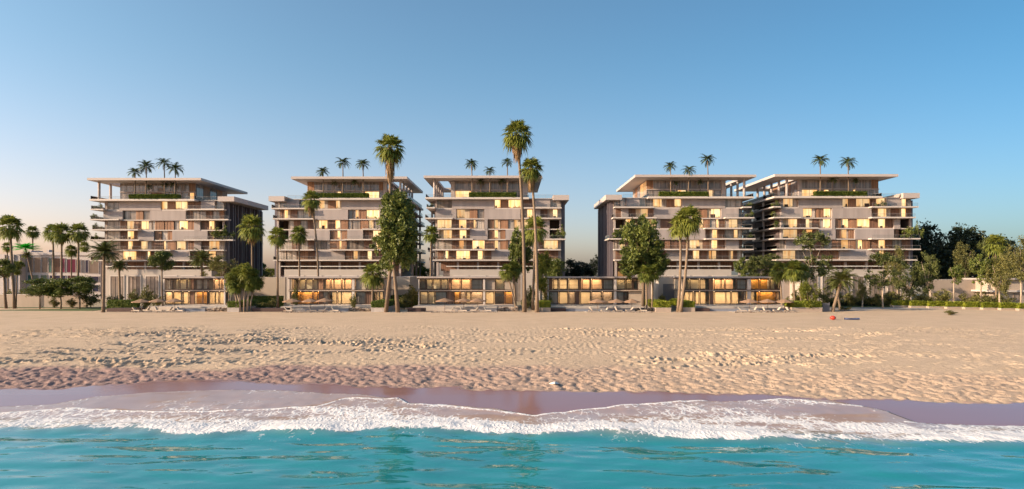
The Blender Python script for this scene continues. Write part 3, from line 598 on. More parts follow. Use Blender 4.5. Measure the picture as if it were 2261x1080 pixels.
T2 = dict(side=-1, main=(480, 1398), wing=(95, 480), loggia=(100, 212), podium=(629, 868),
  bays=[(641, 671), (680, 710), (720, 749), (758, 788), (797, 826)], cap=(15, 178, 250), L8=(492, 1462), pent=(412, 1240), roof=(245, 1450),
  plow=[(705, 765, 'W'), (1010, 1160, 'W'), (1205, 1240, 'C')], pup=[(415, 485), (1160, 1200)],
  slabs={6: [(40, 398)], 5: [(55, 482)], 4: [(985, 1462)], 3: [(215, 482), (800, 1462)], 2: [(130, 482), (640, 1462)], 1: [(58, 1462)]},
  rows={6: [(97, 125, 'w'), (127, 200, 'w'), (202, 333, 'C'), (335, 395, 'w'), (400, 528, 'w'), (530, 625, 'W'), (628, 702, 'B'), (705, 765, 'W'), (768, 1396, 'C')],
        5: [(97, 128, 'w'), (130, 167, 'K'), (170, 232, 'W'), (235, 308, 'K'), (310, 430, 'w'), (432, 480, 'w'), (495, 838, 'C'), (840, 882, 'w'), (885, 945, 'W'), (948, 1022, 'B'), (1025, 1160, 'W'), (1162, 1396, 'C')],
        4: [(220, 270, 'w'), (272, 338, 'K'), (340, 412, 'w'), (415, 468, 'K'), (498, 620, 'W'), (625, 698, 'K'), (700, 760, 'W'), (765, 835, 'B'), (838, 872, 'w'), (875, 960, 'w'), (965, 1048, 'B'), (1050, 1100, 'W'), (1102, 1180, 'w'), (1182, 1260, 'B'), (1262, 1392, 'W')],
        3: [(222, 650, 'C'), (655, 718, 'B'), (720, 768, 'W'), (772, 826, 'B'), (830, 993, 'C'), (995, 1088, 'K'), (1092, 1200, 'W'), (1202, 1290, 'K'), (1292, 1392, 'w')],
        2: [(150, 250, 'w'), (252, 336, 'K'), (340, 417, 'w'), (420, 480, 'K'), (500, 550, 'w'), (553, 605, 'w'), (608, 645, 'w'), (650, 738, 'B'), (740, 768, 'W'), (770, 822, 'B'), (840, 995, 'w'), (998, 1080, 'K'), (1085, 1220, 'W'), (1222, 1300, 'K'), (1302, 1392, 'w')],
        1: [(100, 188, 'w'), (190, 300, 'w'), (302, 338, 'K'), (340, 422, 'B'), (425, 498, 'K'), (500, 805, 'C'), (808, 885, 'B'), (888, 955, 'W'), (958, 1033, 'K'), (1035, 1082, 'W'), (1085, 1240, 'K'), (1242, 1392, 'w')]})
T3 = dict(side=1, main=(190, 1090), wing=(1090, 1500), loggia=(1380, 1500), podium=(993.5, 1201),
  bays=[(1003, 1033), (1041, 1071), (1082, 1110), (1122, 1150)], cap=(1415, 1580, 238), L8=(90, 1165), pent=(355, 1150), roof=(72, 1300),
  plow=[(355, 396, 'C'), (400, 562, 'W'), (1095, 1150, 'C')], pup=[],
  slabs={6: [(100, 188), (1092, 1502)], 5: [(85, 372), (1100, 1500)], 4: [(205, 548)], 3: [(228, 582), (1000, 1545)], 2: [(165, 810), (1268, 1492)], 1: [(165, 1490)]},
  rows={6: [(208, 365, 'w'), (367, 805, 'C'), (808, 870, 'W'), (872, 948, 'B'), (950, 1080, 'W'), (1095, 1225, 'K'), (1228, 1385, 'C'), (1388, 1495, 'w')],
        5: [(195, 412, 'C'), (415, 548, 'W'), (550, 628, 'B'), (630, 698, 'w'), (701, 1075, 'C'), (1100, 1143, 'w'), (1145, 1202, 'W'), (1205, 1281, 'C'), (1283, 1358, 'K'), (1385, 1462, 'W')],
        4: [(210, 362, 'W'), (365, 435, 'K'), (437, 515, 'W'), (518, 545, 'K'), (547, 585, 'B'), (588, 622, 'W'), (624, 698, 'w'), (701, 736, 'C'), (738, 802, 'B'), (805, 865, 'W'), (868, 948, 'B'), (950, 1008, 'w'), (1010, 1078, 'W'), (1092, 1190, 'W'), (1192, 1308, 'K'), (1310, 1378, 'C')],
        3: [(200, 233, 'C'), (235, 365, 'W'), (367, 440, 'K'), (442, 515, 'W'), (517, 550, 'K'), (552, 736, 'C'), (738, 802, 'B'), (805, 868, 'W'), (870, 918, 'B'), (921, 1080, 'C'), (1082, 1378, 'C')],
        2: [(212, 365, 'w'), (367, 436, 'K'), (438, 515, 'A'), (518, 572, 'K'), (575, 705, 'W'), (708, 803, 'B'), (806, 866, 'W'), (868, 945, 'B'), (947, 1030, 'W'), (1032, 1130, 'K'), (1132, 1268, 'w'), (1270, 1317, 'K'), (1320, 1467, 'W')],
        1: [(195, 213, 'w'), (215, 272, 'K'), (275, 328, 'W'), (330, 405, 'K'), (408, 552, 'W'), (555, 628, 'K'), (632, 702, 'W'), (705, 773, 'K'), (776, 1080, 'C'), (1090, 1268, 'w'), (1270, 1470, 'K')]})
T4 = dict(side=-1, main=(625, 1550), wing=(212, 625), loggia=(216, 336), podium=(1448, 1613.5),
  bays=[(1459, 1486), (1496, 1521), (1531.5, 1561), (1573, 1602)], cap=(130, 297, 235), L8=(568, 1665), pent=(555, 1370), roof=(435, 1690),
  plow=[(875, 962, 'W'), (1190, 1255, 'W'), (1330, 1370, 'C')], pup=[(555, 622)],
  slabs={6: [(220, 628), (1552, 1640)], 5: [(205, 660), (1370, 1670)], 4: [(1160, 1650)], 3: [(160, 450), (1165, 1682)], 2: [(215, 1662)], 1: [(220, 1665)]},
  rows={6: [(215, 272, 'w'), (275, 340, 'w'), (342, 480, 'C'), (483, 547, 'w'), (549, 620, 'w'), (622, 762, 'W'), (765, 842, 'B'), (845, 915, 'W'), (918, 1365, 'C'), (1368, 1545, 'w')],
        5: [(235, 290, 'K'), (291, 365, 'C'), (367, 440, 'K'), (443, 572, 'W'), (575, 622, 'K'), (628, 1025, 'C'), (1028, 1102, 'W'), (1105, 1184, 'B'), (1188, 1322, 'W'), (1325, 1506, 'C'), (1510, 1548, 'w')],
        4: [(338, 395, 'W'), (398, 520, 'K'), (522, 655, 'W'), (658, 702, 'w'), (705, 830, 'K'), (832, 960, 'B'), (962, 1088, 'w'), (1090, 1146, 'W'), (1148, 1213, 'B'), (1215, 1276, 'w'), (1278, 1312, 'W'), (1315, 1367, 'K'), (1370, 1502, 'W'), (1505, 1548, 'w')],
        3: [(338, 395, 'W'), (400, 660, 'K'), (664, 1160, 'C'), (1165, 1212, 'K'), (1213, 1292, 'W'), (1295, 1367, 'K'), (1370, 1460, 'w'), (1462, 1505, 'W'), (1507, 1548, 'w')],
        2: [(216, 250, 'w'), (252, 332, 'W'), (335, 740, 'K'), (745, 800, 'B'), (802, 1000, 'K'), (1002, 1140, 'W'), (1142, 1210, 'K'), (1212, 1292, 'W'), (1295, 1370, 'K'), (1372, 1508, 'C'), (1510, 1548, 'K')],
        1: [(232, 300, 'K'), (302, 520, 'w'), (522, 752, 'K'), (755, 966, 'C'), (968, 1035, 'K'), (1037, 1105, 'W'), (1107, 1183, 'K'), (1185, 1232, 'A'), (1234, 1282, 'W'), (1284, 1410, 'K'), (1412, 1458, 'W'), (1460, 1496, 'K'), (1498, 1548, 'w')]})
T5 = dict(side=1, main=(440, 1385), wing=(1385, 1805), loggia=(1680, 1805), podium=(1765, 2010),
  bays=[(1778, 1803), (1814, 1840), (1850, 1870), (1880, 1904), (1917, 1947), (1958, 1985)], cap=(1710, 1880, 217), L8=(370, 1495), pent=(625, 1460), roof=(378, 1660),
  plow=[(625, 655, 'C'), (660, 822, 'W'), (875, 942, 'W'), (1195, 1217, 'W')], pup=[(1385, 1458)],
  slabs={6: [(365, 442), (1388, 1870)], 5: [(370, 650), (1386, 1842)], 4: [(375, 832)], 3: [(370, 905), (1382, 1890)], 2: [(400, 1195), (1382, 1895)], 1: [(398, 1860)]},
  rows={6: [(442, 466, 'C'), (468, 620, 'W'), (622, 1080, 'C'), (1084, 1152, 'W'), (1155, 1228, 'B'), (1230, 1376, 'W'), (1378, 1436, 'K'), (1440, 1532, 'W'), (1535, 1692, 'C'), (1698, 1752, 'W'), (1756, 1802, 'w')],
        5: [(445, 672, 'C'), (675, 808, 'W'), (818, 888, 'B'), (892, 968, 'W'), (972, 1380, 'C'), (1386, 1455, 'K'), (1458, 1592, 'W'), (1595, 1682, 'K'), (1685, 1750, 'W'), (1752, 1802, 'K')],
        4: [(442, 463, 'C'), (465, 622, 'W'), (625, 705, 'K'), (708, 776, 'W'), (778, 850, 'K'), (853, 966, 'W'), (968, 1003, 'C'), (1005, 1072, 'B'), (1075, 1152, 'W'), (1155, 1235, 'B'), (1238, 1374, 'W'), (1380, 1457, 'K'), (1460, 1536, 'W'), (1538, 1613, 'K'), (1615, 1678, 'C')],
        3: [(442, 463, 'C'), (465, 622, 'W'), (625, 708, 'K'), (710, 778, 'A'), (780, 832, 'K'), (834, 1008, 'C'), (1010, 1076, 'B'), (1078, 1152, 'W'), (1155, 1206, 'B'), (1208, 1612, 'C'), (1614, 1677, 'K')],
        2: [(442, 490, 'w'), (492, 690, 'C'), (692, 900, 'K'), (902, 982, 'w'), (985, 1072, 'B'), (1075, 1152, 'W'), (1155, 1226, 'B'), (1228, 1297, 'W'), (1300, 1374, 'B'), (1378, 1460, 'K'), (1463, 1533, 'W'), (1535, 1610, 'K'), (1612, 1710, 'w'), (1712, 1800, 'K')],
        1: [(445, 466, 'w'), (468, 602, 'W'), (605, 780, 'w'), (782, 900, 'K'), (905, 975, 'K'), (977, 1045, 'B'), (1048, 1458, 'C'), (1460, 1522, 'W'), (1524, 1780, 'K')]})
tower(0, 214, 180, .18576, T1, 'leftmost beige apartment tower, dark fins on its shaded right side')
tower(1, 211, 590, .21302, T2, 'beige apartment tower second from the left, behind the tall leafy tree')
tower(2, 209, 920, .21303, T3, 'middle beige apartment tower, behind the two tallest palms')
tower(3, 207, 1310, .21301, T4, 'beige apartment tower second from the right, dark fins on its left side')
tower(4, 206, 1630, .21298, T5, 'rightmost beige apartment tower with stacked balconies along its left flank')

# ------------------------------------------------------------------ beach villas
ORD = ['leftmost', 'second', 'middle', 'fourth', 'rightmost']
VW = ['leftmost villa', 'second villa from the left', 'middle villa', 'second villa from the right', 'rightmost villa']
DV = 167.0
def villa(vi, x0, s, sp, label):
    xs = lambda z_, d=DV: X(x0 + z_ * s, d)
    a, b = sp['span']; q0, q1 = xs(a), xs(b); zf, zm0, zm1, zr0, zr1 = 2.2, 5.6, 6.08, 9.02, 9.5; yb = DV + 11
    rnd = random.Random(90 + vi)
    root = empty('beach_villa', ((q0 + q1) / 2, DV + 5, 1.0), label, 'villa', 'two-storey beach villas')
    box('foundation', root, q0 - .1, q1 + .1, DV - .1, yb, 1.0, zf, M['paving'])
    ms = box('middle_slab', root, q0 - .2, q1 + .2, DV - .9, yb, zm0 + .1, zm1 - .12, M['gwall'])
    box('slab_edge', root, q0 - .15, q1 + .15, DV - .8, yb, zm0, zm0 + .1, M['dframe'])
    box('slab_edge', root, q0 - .15, q1 + .15, DV - .8, yb, zm1 - .12, zm1, M['dframe'])
    rf = box('roof', root, q0 - .3, q1 + .3, DV - 1.1, yb + .3, zr0 + .12, zr1, M['conc'])
    box('fascia', root, q0 - .25, q1 + .25, DV - 1.0, yb, zr0 - .13, zr0 + .12, M['dframe'])
    box('back_wall', root, q0, q1, yb - .3, yb - .02, zf, zr0 - .14, M['inner'])
    for e, sg in ((q0, 1), (q1, -1)):
        box('side_wall', root, e, e + .25 * sg, DV + .25, yb - .31, zf, zm0 - .01, M['beige']); box('side_wall', root, e, e + .25 * sg, DV + .25, yb - .31, zm1 + .01, zr0 - .14, M['beige'])
    for (p0, p1) in sp['posts']:
        box('post', root, xs(p0), xs(p1), DV - .75, DV - .2, zf, zm0 - .01, M['slab']); box('post', root, xs(p0), xs(p1), DV - .75, DV - .2, zm1 + .01, zr0 - .14, M['slab'])
    for lv, (z0, z1) in (('low', (zf + .02, zm0 - .02)), ('up', (zm1 + .02, zr0 - .15))):
        for (p0, p1, t) in sp[lv]:
            u, v = xs(p0) + .02, xs(p1) - .02
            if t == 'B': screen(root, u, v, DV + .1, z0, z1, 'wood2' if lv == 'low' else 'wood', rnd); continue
            if t == 'C': box('wall_panel', root, u, v, DV - .1, DV + .3, z0, z1, M['beige']); continue
            if t == 'S': box('wall_panel', root, u, v, DV + 2.2, DV + 2.4, z0, z1, M['stone'])
            g_ = box('glass_pane', root, u, v, DV, DV + .03, z0, z1, M['glass'])
            fb = MB(); tt = .2
            fb.box(u, v, DV - .06, DV - .004, z1 - tt, z1).box(u, v, DV - .06, DV - .004, z0, z0 + tt).box(u, u + tt, DV - .06, DV - .004, z0 + tt, z1 - tt).box(v - tt, v, DV - .06, DV - .004, z0 + tt, z1 - tt)
            if lv == 'up' and t in 'LPG': fb.box(u + tt, v - tt, DV - .06, DV - .004, z0 + 1.15, z0 + 1.23)
            fb.build('frame', M['dframe'], g_)
            if t == 'A': box('timber_wall', root, u - .1, v + .1, DV + 1.6, DV + 1.75, z0, z1, M['ambw'])
            elif t == 'O': box('blind', root, u - .1, v + .1, DV + 1.5, DV + 1.55, z0, z1, M['blind'])
            elif t == 'G':
                c = MB(); k = max(3, int((v - u) / .28))
                for i in range(k):
                    w = (v - u) / k; dd = .12 * (i % 2); c.box(u + i * w, u + (i + 1) * w, DV + .35 + dd, DV + .38 + dd, z0, z1)
                c.build('curtain', M['curtain'], root)
            elif t == 'P': box('painted_wall', root, u - .2, v + .2, DV + 3.0, DV + 3.15, z0, z1, M['peach'])
            elif t == 'L': box('plaster_wall', root, u - .2, v + .2, DV + 4.0, DV + 4.15, z0, z1, M['cream'])
            elif t == 'K': box('dark_backing', root, u, v, DV + 1.0, DV + 1.2, z0, z1, M['furn'])  # dark sheet across the pane, standing in for a dark interior
            if t in 'LAPSKO' and v - u > 1.2:
                box('ceiling_lamp', root, u + .2, v - .2, DV + .7, DV + {'A': 1.5, 'O': 1.0}.get(t, 2.9), z1 - .07, z1 - .02, M['lamp'])  # the lamp before an olive blind is added to make it look lit
    return root
V = [
 (340, .115, dict(span=(205, 1500), posts=[(1365, 1392)],
   up=[(215, 262, 'G'), (268, 350, 'G'), (375, 492, 'O'), (498, 635, 'O'), (638, 700, 'O'), (702, 762, 'B'), (765, 802, 'L'), (806, 932, 'G'), (936, 1040, 'G'), (1044, 1150, 'P'), (1154, 1300, 'P'), (1304, 1362, 'L'), (1395, 1495, 'C')],
   low=[(208, 370, 'L'), (374, 555, 'L'), (559, 670, 'L'), (672, 770, 'B'), (772, 942, 'A'), (946, 1040, 'L'), (1044, 1255, 'L'), (1259, 1362, 'L'), (1395, 1495, 'G')]), 'leftmost glazed two-storey beach villa, one orange timber door wall downstairs'),
 (600, .1327, dict(span=(310, 1868), posts=[(1345, 1388)],
   up=[(375, 455, 'L'), (459, 565, 'O'), (569, 690, 'O'), (694, 770, 'O'), (772, 850, 'B'), (854, 980, 'P'), (984, 1165, 'P'), (1169, 1340, 'P'), (1392, 1562, 'C'), (1566, 1660, 'O'), (1664, 1862, 'O')],
   low=[(315, 478, 'A'), (482, 685, 'A'), (689, 772, 'A'), (775, 848, 'B'), (852, 945, 'G'), (949, 1090, 'L'), (1094, 1342, 'L'), (1392, 1565, 'G'), (1569, 1670, 'B'), (1674, 1738, 'L'), (1742, 1862, 'L')]), 'second villa from the left, amber timber walls behind its ground floor glass'),
 (900, .1415, dict(span=(170, 1650), posts=[(172, 190), (1180, 1212)],
   up=[(192, 285, 'K'), (290, 390, 'O'), (394, 517, 'O'), (521, 632, 'O'), (636, 672, 'B'), (676, 826, 'P'), (830, 985, 'P'), (989, 1178, 'G'), (1215, 1362, 'C'), (1366, 1512, 'O'), (1516, 1645, 'C')],
   low=[(194, 322, 'O'), (326, 425, 'O'), (429, 612, 'G'), (616, 715, 'B'), (719, 815, 'A'), (819, 905, 'S'), (909, 988, 'L'), (992, 1178, 'S'), (1215, 1352, 'L'), (1356, 1512, 'K'), (1516, 1645, 'A')]), 'middle glazed beach villa with lit stone wall inside, beside the tallest palms'),
 (1190, .1371, dict(span=(130, 1712), posts=[(132, 158), (1200, 1242)],
   up=[(162, 220, 'B'), (224, 320, 'L'), (324, 472, 'L'), (476, 645, 'L'), (649, 690, 'B'), (694, 842, 'P'), (846, 1024, 'P'), (1028, 1198, 'G'), (1245, 1394, 'O'), (1398, 1505, 'O'), (1509, 1595, 'K'), (1599, 1706, 'C')],
   low=[(162, 316, 'G'), (320, 470, 'L'), (474, 590, 'S'), (594, 660, 'B'), (664, 840, 'L'), (844, 1020, 'S'), (1024, 1198, 'S'), (1245, 1372, 'G'), (1376, 1440, 'K'), (1444, 1706, 'C')]), 'second villa from the right, its upper floor windows all lit cream'),
 (1480, .1681, dict(span=(165, 1445), posts=[(1002, 1046)],
   up=[(190, 252, 'L'), (256, 382, 'O'), (386, 510, 'L'), (514, 566, 'B'), (570, 715, 'P'), (719, 866, 'P'), (870, 1000, 'G'), (1050, 1168, 'A'), (1172, 1305, 'A'), (1309, 1388, 'O'), (1392, 1440, 'K')],
   low=[(185, 300, 'L'), (304, 382, 'L'), (386, 512, 'L'), (516, 574, 'B'), (578, 796, 'L'), (800, 950, 'L'), (954, 1000, 'G'), (1050, 1168, 'L'), (1172, 1384, 'A'), (1388, 1440, 'A')]), 'rightmost glazed beach villa with orange timber rooms at its right end'),
]
for i, (x0, s_, sp, lb) in enumerate(V): villa(i, x0, s_, sp, lb)

# ------------------------------------------------------------------ terraces, pools and beach furniture
POOLWATER, n, l, p = newmat('pool_water')
p.inputs['Base Color'].default_value = (0.08, 0.16, 0.22, 1); p.inputs['Roughness'].default_value = 0.05
def rocks(name, x0, x1, y0, y1, z0, z1, cnt, smin, smax, seed, mats, parent=None):
    r = random.Random(seed); b = MB()
    for i in range(cnt):
        cx_, cy_, cz_ = r.uniform(x0, x1), r.uniform(y0, y1), r.uniform(z0, z1); sz = r.uniform(smin, smax)
        n0 = len(b.v); rx = r.uniform(.7, 1.3) * sz; ry = r.uniform(.7, 1.2) * sz; rz = r.uniform(.5, .9) * sz; an = r.random() * 6.28; mi = r.randrange(len(mats))
        for (u, v_, w) in ((1, 0, 0), (.4, .9, .1), (-.5, .85, 0), (-1, -.1, .1), (-.4, -.9, 0), (.5, -.85, .1)):
            u *= r.uniform(.8, 1.2); v_ *= r.uniform(.8, 1.2)
            b.v.append((cx_ + rx * (u * math.cos(an) - v_ * math.sin(an)), cy_ + ry * (u * math.sin(an) + v_ * math.cos(an)), cz_ + rz * (w + r.uniform(-.25, .25))))
        b.v.append((cx_ + r.uniform(-.2, .2) * rx, cy_, cz_ + rz)); b.v.append((cx_, cy_, cz_ - rz))
        for j in range(6):
            b.f.append((n0 + j, n0 + (j + 1) % 6, n0 + 6)); b.m.append(mi); b.f.append((n0 + (j + 1) % 6, n0 + j, n0 + 7)); b.m.append(mi)
    return b.build(name, mats, parent)
M['rock2'] = mat('dark_rock', (0.17, 0.12, 0.095), 0.9, 0.3, 2.0); M['rock3'] = mat('pale_rock', (0.50, 0.42, 0.33), 0.9, 0.2, 2.0)
def pool(px0, px1, wallmat, label):
    u, v = X(px0, 153), X(px1, 153)
    r = empty('swimming_pool', ((u + v) / 2, 154.5, .95), label, 'swimming pool', 'pools between villas and beach')
    box('wall', r, u, v, 153.0, 153.35, .95, 1.86, M[wallmat]); box('wall', r, u, u + .35, 153.36, 157.2, .95, 1.86, M[wallmat]); box('wall', r, v - .35, v, 153.36, 157.2, .95, 1.86, M[wallmat])
    box('water', r, u + .36, v - .36, 153.36, 157.2, 1.0, 1.83, POOLWATER)
    box('coping', r, u - .05, v + .05, 152.93, 153.4, 1.865, 1.93, M['paving'])
def lounger(px, D, rot, label, back=50):
    r = empty('sun_lounger', (X(px, D), D, 1.2), label, 'sun lounger', 'sun loungers on the sand')
    f = MB(); f.box(-.98, .98, -.34, -.28, .22, .30).box(-.98, .98, .28, .34, .22, .30).box(-.98, -.92, -.28, .28, .22, .30).box(.92, .98, -.28, .28, .22, .30)
    me = f.mesh('frame', M['lwood']); parts = [('frame', me)]
    for lx in (-.85, .85):
        for ly in (-.31, .31): parts.append(('leg', MB().box(lx - .035, lx + .035, ly - .03, ly + .03, -.06, .22).mesh('leg', M['lwood'])))
    parts.append(('seat_cushion', MB().box(-.25, .97, -.29, .29, .30, .42).mesh('seat_cushion', M['cushion'])))
    b = MB(); c, s2 = math.cos(math.radians(back)), math.sin(math.radians(back)); L = .85; t = .12
    pr = [(-.25, .30), (-.25 - L * c, .30 + L * s2), (-.25 - L * c + t * s2, .30 + L * s2 + t * c), (-.25 + t * s2, .30 + t * c)]
    n0 = len(b.v)
    for yy in (-.29, .29):
        for (xx, zz) in pr: b.v.append((xx, yy, zz))
    b.f += [(0, 1, 2, 3), (7, 6, 5, 4), (0, 4, 5, 1), (1, 5, 6, 2), (2, 6, 7, 3), (3, 7, 4, 0)]; b.m += [0] * 6
    parts.append(('backrest', b.mesh('backrest', M['cushion'])))
    for nm, me in parts:
        o = bpy.data.objects.new(nm, me); COL.objects.link(o); o.parent = r
    r.rotation_euler = (0, 0, rot); r.scale = (1.12, 1.12, 1.12)
def parasol(px, D, py, label, w=4.0, tilt=0.0):
    x = X(px, D); zt = Z(py, D); r = empty('parasol', (x, D, 1.15), label, 'parasol', 'beach parasols by the villas')
    b = MB(); hh = w / 2; ze = zt - .72
    cor = []
    for k in range(8):
        a_ = math.pi / 8 + k * math.pi / 4; cor.append((x + hh * math.cos(a_) * 1.06, D + hh * math.sin(a_) * 1.06, ze + .05 * (k % 2)))
    top = (x, D, zt)
    for k in range(8):
        p_, q_ = cor[k], cor[(k + 1) % 8]; b.tri(p_, q_, top)
        b.quad((p_[0], p_[1], p_[2] - .16), (q_[0], q_[1], q_[2] - .16), q_, p_)
    cn = b.build('canopy', M['canvas'], r)
    for k in range(8):
        p_ = cor[k]; MB().tube([(x, D, zt - .1), (p_[0], p_[1], p_[2] - .03)], .025, 4).build('rib', M['pole'], cn)
    MB().tube([(x, D, 1.15), (x, D, zt - .02)], .055, 8).build('pole', M['pole'], r)
    MB().tube([(x, D, 1.1), (x, D, 1.24)], .42, 12).build('base', M['stone'], r)
def leafbox(name, x0, x1, y0, y1, z0, z1, m, seed, dens=26, sz=.16, origin=None):
    r = random.Random(seed); b = MB()
    b.box(x0 + .1, x1 - .1, y0 + .1, y1 - .1, z0, z1 - .1)
    A = 2 * ((x1 - x0) * (z1 - z0) + (y1 - y0) * (z1 - z0)) / 1.0 + (x1 - x0) * (y1 - y0)
    for i in range(min(3500, int(A * dens))):
        f = r.random() * A; a1 = 2 * (x1 - x0) * (z1 - z0); a2 = 2 * (y1 - y0) * (z1 - z0)
        if f < a1: p_ = Vector((r.uniform(x0, x1), y0 if r.random() < .75 else y1, r.uniform(z0, z1)))
        elif f < a1 + a2: p_ = Vector((x0 if r.random() < .5 else x1, r.uniform(y0, y1), r.uniform(z0, z1)))
        else: p_ = Vector((r.uniform(x0, x1), r.uniform(y0, y1), z1))
        p_ += Vector((r.gauss(0, .05), r.gauss(0, .05), r.gauss(0, .05)))
        u = Vector((r.gauss(0, 1), r.gauss(0, 1), r.gauss(0, 1))).normalized(); w = u.orthogonal().normalized(); k = sz * r.uniform(.7, 1.4)
        b.quad(tuple(p_ - u * k), tuple(p_ - w * k * .6), tuple(p_ + u * k), tuple(p_ + w * k * .6))
    return b.build(name, M[m])

SIDES = ['left', 'middle', 'right']
YARD = [  # terrace span, pool span + wall, dark bench span, rubble wall span, gravel strip span, parasols
 ((340, 512), (385, 453), 'poolwall', (236, 305), (453, 500), (286, 417), [(313, 151, 660), (349, 151.5, 659), (386, 152, 659)]),
 ((628, 850), (654, 770), 'poolwall', (556, 631), (770, 817), (621, 760), [(645, 151, 659), (685, 151.5, 659), (717, 151, 658)]),
 ((915, 1140), (979, 1097), 'stone2', (900, 937), (1099, 1144), (952, 1097), [(982, 151, 658), (1024, 151.5, 658), (1055, 151, 658)]),
 ((1203, 1430), (1250, 1402), 'poolwall', (1203, 1249), (1405, 1440), (1293, 1440), [(1320, 151, 660), (1362, 151.5, 660), (1395, 151, 660)]),
 ((1503, 1745), (1568, 1735), 'poolwall', (1536, 1567), (1738, 1752), (1622, 1763), [(1655, 151, 660), (1695, 151.5, 660), (1732, 151, 660)]),
]
rndy = random.Random(4)
for i, (te, po, pm, be, rb, gs, um) in enumerate(YARD):
    t = MB().box(X(te[0], 160), X(te[1], 160), 157.3, DV - .12, .8, 2.1).build('terrace', M['paving']); struct(t)
    pool(po[0], po[1], pm, f'{"pale stone" if pm == "stone2" else "blue-grey"} raised pool in front of the {VW[i]}')
    u, v = X(be[0], 152.5), X(be[1], 152.5)
    r = empty('timber_planter', ((u + v) / 2, 153, 1.0), f'low dark timber planter box left of the pool of the {VW[i]}', 'planter', 'dark timber planters')
    for k in range(4): box('plank', r, u, v, 152.4, 152.5, 1.0 + k * .24, 1.0 + k * .24 + .225, M['bench'])
    box('box_body', r, u + .02, v - .02, 152.51, 155.5, .95, 1.93, M['bench'])
    u, v = X(rb[0], 153), X(rb[1], 153)
    r = empty('rubble_wall', ((u + v) / 2, 153.5, 1.0), f'rough stone rubble wall right of the pool of the {VW[i]}', 'stone wall', 'rubble walls by the pools')
    box('wall_core', r, u + .1, v - .1, 153.3, 155, .95, 1.85, M['stone'])
    stuff(rocks('rubble', u, v, 152.9, 153.6, 1.05, 2.0 + .3 * (i == 2), int(55 * (v - u) / 4), .16, .34, 30 + i, [M['stone'], M['rock2'], M['rock3']], r))
    u, v = X(gs[0], 149.2), X(gs[1], 149.2)
    gb = stuff(rocks('gravel_border', u, v, 148.8, 149.9, 1.14, 1.25, int(40 * (v - u)), .08, .2, 60 + i, [M['stone'], M['rock2'], M['rock3']]))
    gb['label'] = f'strip of rough gravel edging the sand before the {VW[i]}'
    struct(MB().box(u, v, 149.0, 153, 1.0, 1.2).build('sunbathing_deck', M['paving']))
    for k in range(5):
        fx = gs[0] + (gs[1] - gs[0]) * (k + .6) / 5.4
        w_ = ['leftmost', 'second', 'middle', 'fourth', 'rightmost'][k]
        lounger(fx, 150.5 + .7 * (k % 2), (math.pi if k % 2 else 0) + rndy.uniform(-.35, .35), f'{w_} of the five white sun loungers before the {VW[i]}', 48 + 8 * (k % 3))
    for k, (px_, D_, py_) in enumerate(um): parasol(px_, D_ + .9, py_, f'{SIDES[k]} one of the three sand-coloured parasols before the {VW[i]}', 4.0 + .25 * (k == 0))

# hedged planter walls between the gardens
HW = [(501, 528, 151, 163, 'hedge', 'hedge on a grey planter wall left of the multi-stemmed palm clump', 'grey planter wall right of the leftmost villa'),
      (819, 850, 151, 166, 'hedge', 'dark hedge on the planter wall beside the tall leafy tree', 'bluish planter wall right of the second villa'),
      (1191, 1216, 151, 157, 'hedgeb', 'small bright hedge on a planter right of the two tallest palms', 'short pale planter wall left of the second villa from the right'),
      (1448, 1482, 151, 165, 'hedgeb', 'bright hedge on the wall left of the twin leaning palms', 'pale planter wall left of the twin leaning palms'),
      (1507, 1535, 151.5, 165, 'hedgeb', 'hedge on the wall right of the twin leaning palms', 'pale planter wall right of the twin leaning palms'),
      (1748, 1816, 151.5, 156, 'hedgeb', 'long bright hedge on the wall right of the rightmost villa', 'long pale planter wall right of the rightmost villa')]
for i, (a, b, d0, d1, hm, hl, wl_) in enumerate(HW):
    u, v = X(a, d0), X(b, d0); u, v = u + .02, v - .02
    wv_ = empty('planter_wall', ((u + v) / 2, (d0 + d1) / 2, .9), wl_, 'planter wall', 'planter walls between the gardens')
    box('wall_body', wv_, u, v, d0, d1, .9, 2.06, M['gwall' if i > 1 else 'stone2']); box('coping', wv_, u - .06, v + .06, d0 - .06, d1 + .06, 2.065, 2.15, M['slab'])
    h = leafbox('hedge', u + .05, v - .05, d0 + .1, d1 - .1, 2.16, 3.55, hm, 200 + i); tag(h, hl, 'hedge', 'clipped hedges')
for i, (a, b, D_, z0, z1, hm, hl) in enumerate([(236, 302, 158, 2.0, 3.6, 'hedge', 'low dark hedge left of the leftmost villa, behind a timber planter'),
      (529, 622, 176, 1.6, 4.0, 'hedge', 'dark green hedge under the plain brown wall left of the second villa'),
      (853, 922, 176, 1.6, 4.2, 'hedge', 'dark green hedge between the second and the middle villa'),
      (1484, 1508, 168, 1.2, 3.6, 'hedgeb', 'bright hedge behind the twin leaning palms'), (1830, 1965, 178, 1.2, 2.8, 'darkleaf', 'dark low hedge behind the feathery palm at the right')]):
    h = leafbox('hedge', X(a, D_), X(b, D_), D_, D_ + 1.5, 1.0, z1, hm, 230 + i); tag(h, hl, 'hedge', 'clipped hedges')
def wall(name, px0, px1, D_, th, z0, z1, m, label, cat='wall'):
    r = empty(name, ((X(px0, D_) + X(px1, D_)) / 2, D_, z0), label, cat)
    box('wall_body', r, X(px0, D_), X(px1, D_), D_, D_ + th, z0, z1, M[m]); box('coping', r, X(px0, D_) - .05, X(px1, D_) + .05, D_ - .06, D_ + th + .06, z1 + .005, z1 + .14, M['slab'])
    return r
wall('boundary_wall', 513, 630, 186, 1, 1, Z(613, 186), 'beige', 'plain brown boundary wall between the leftmost and second villas')
wall('boundary_wall', 866, 905, 182, 30, 1, Z(612, 182), 'beige', 'deep plain wall behind the palm trunks right of the second villa')
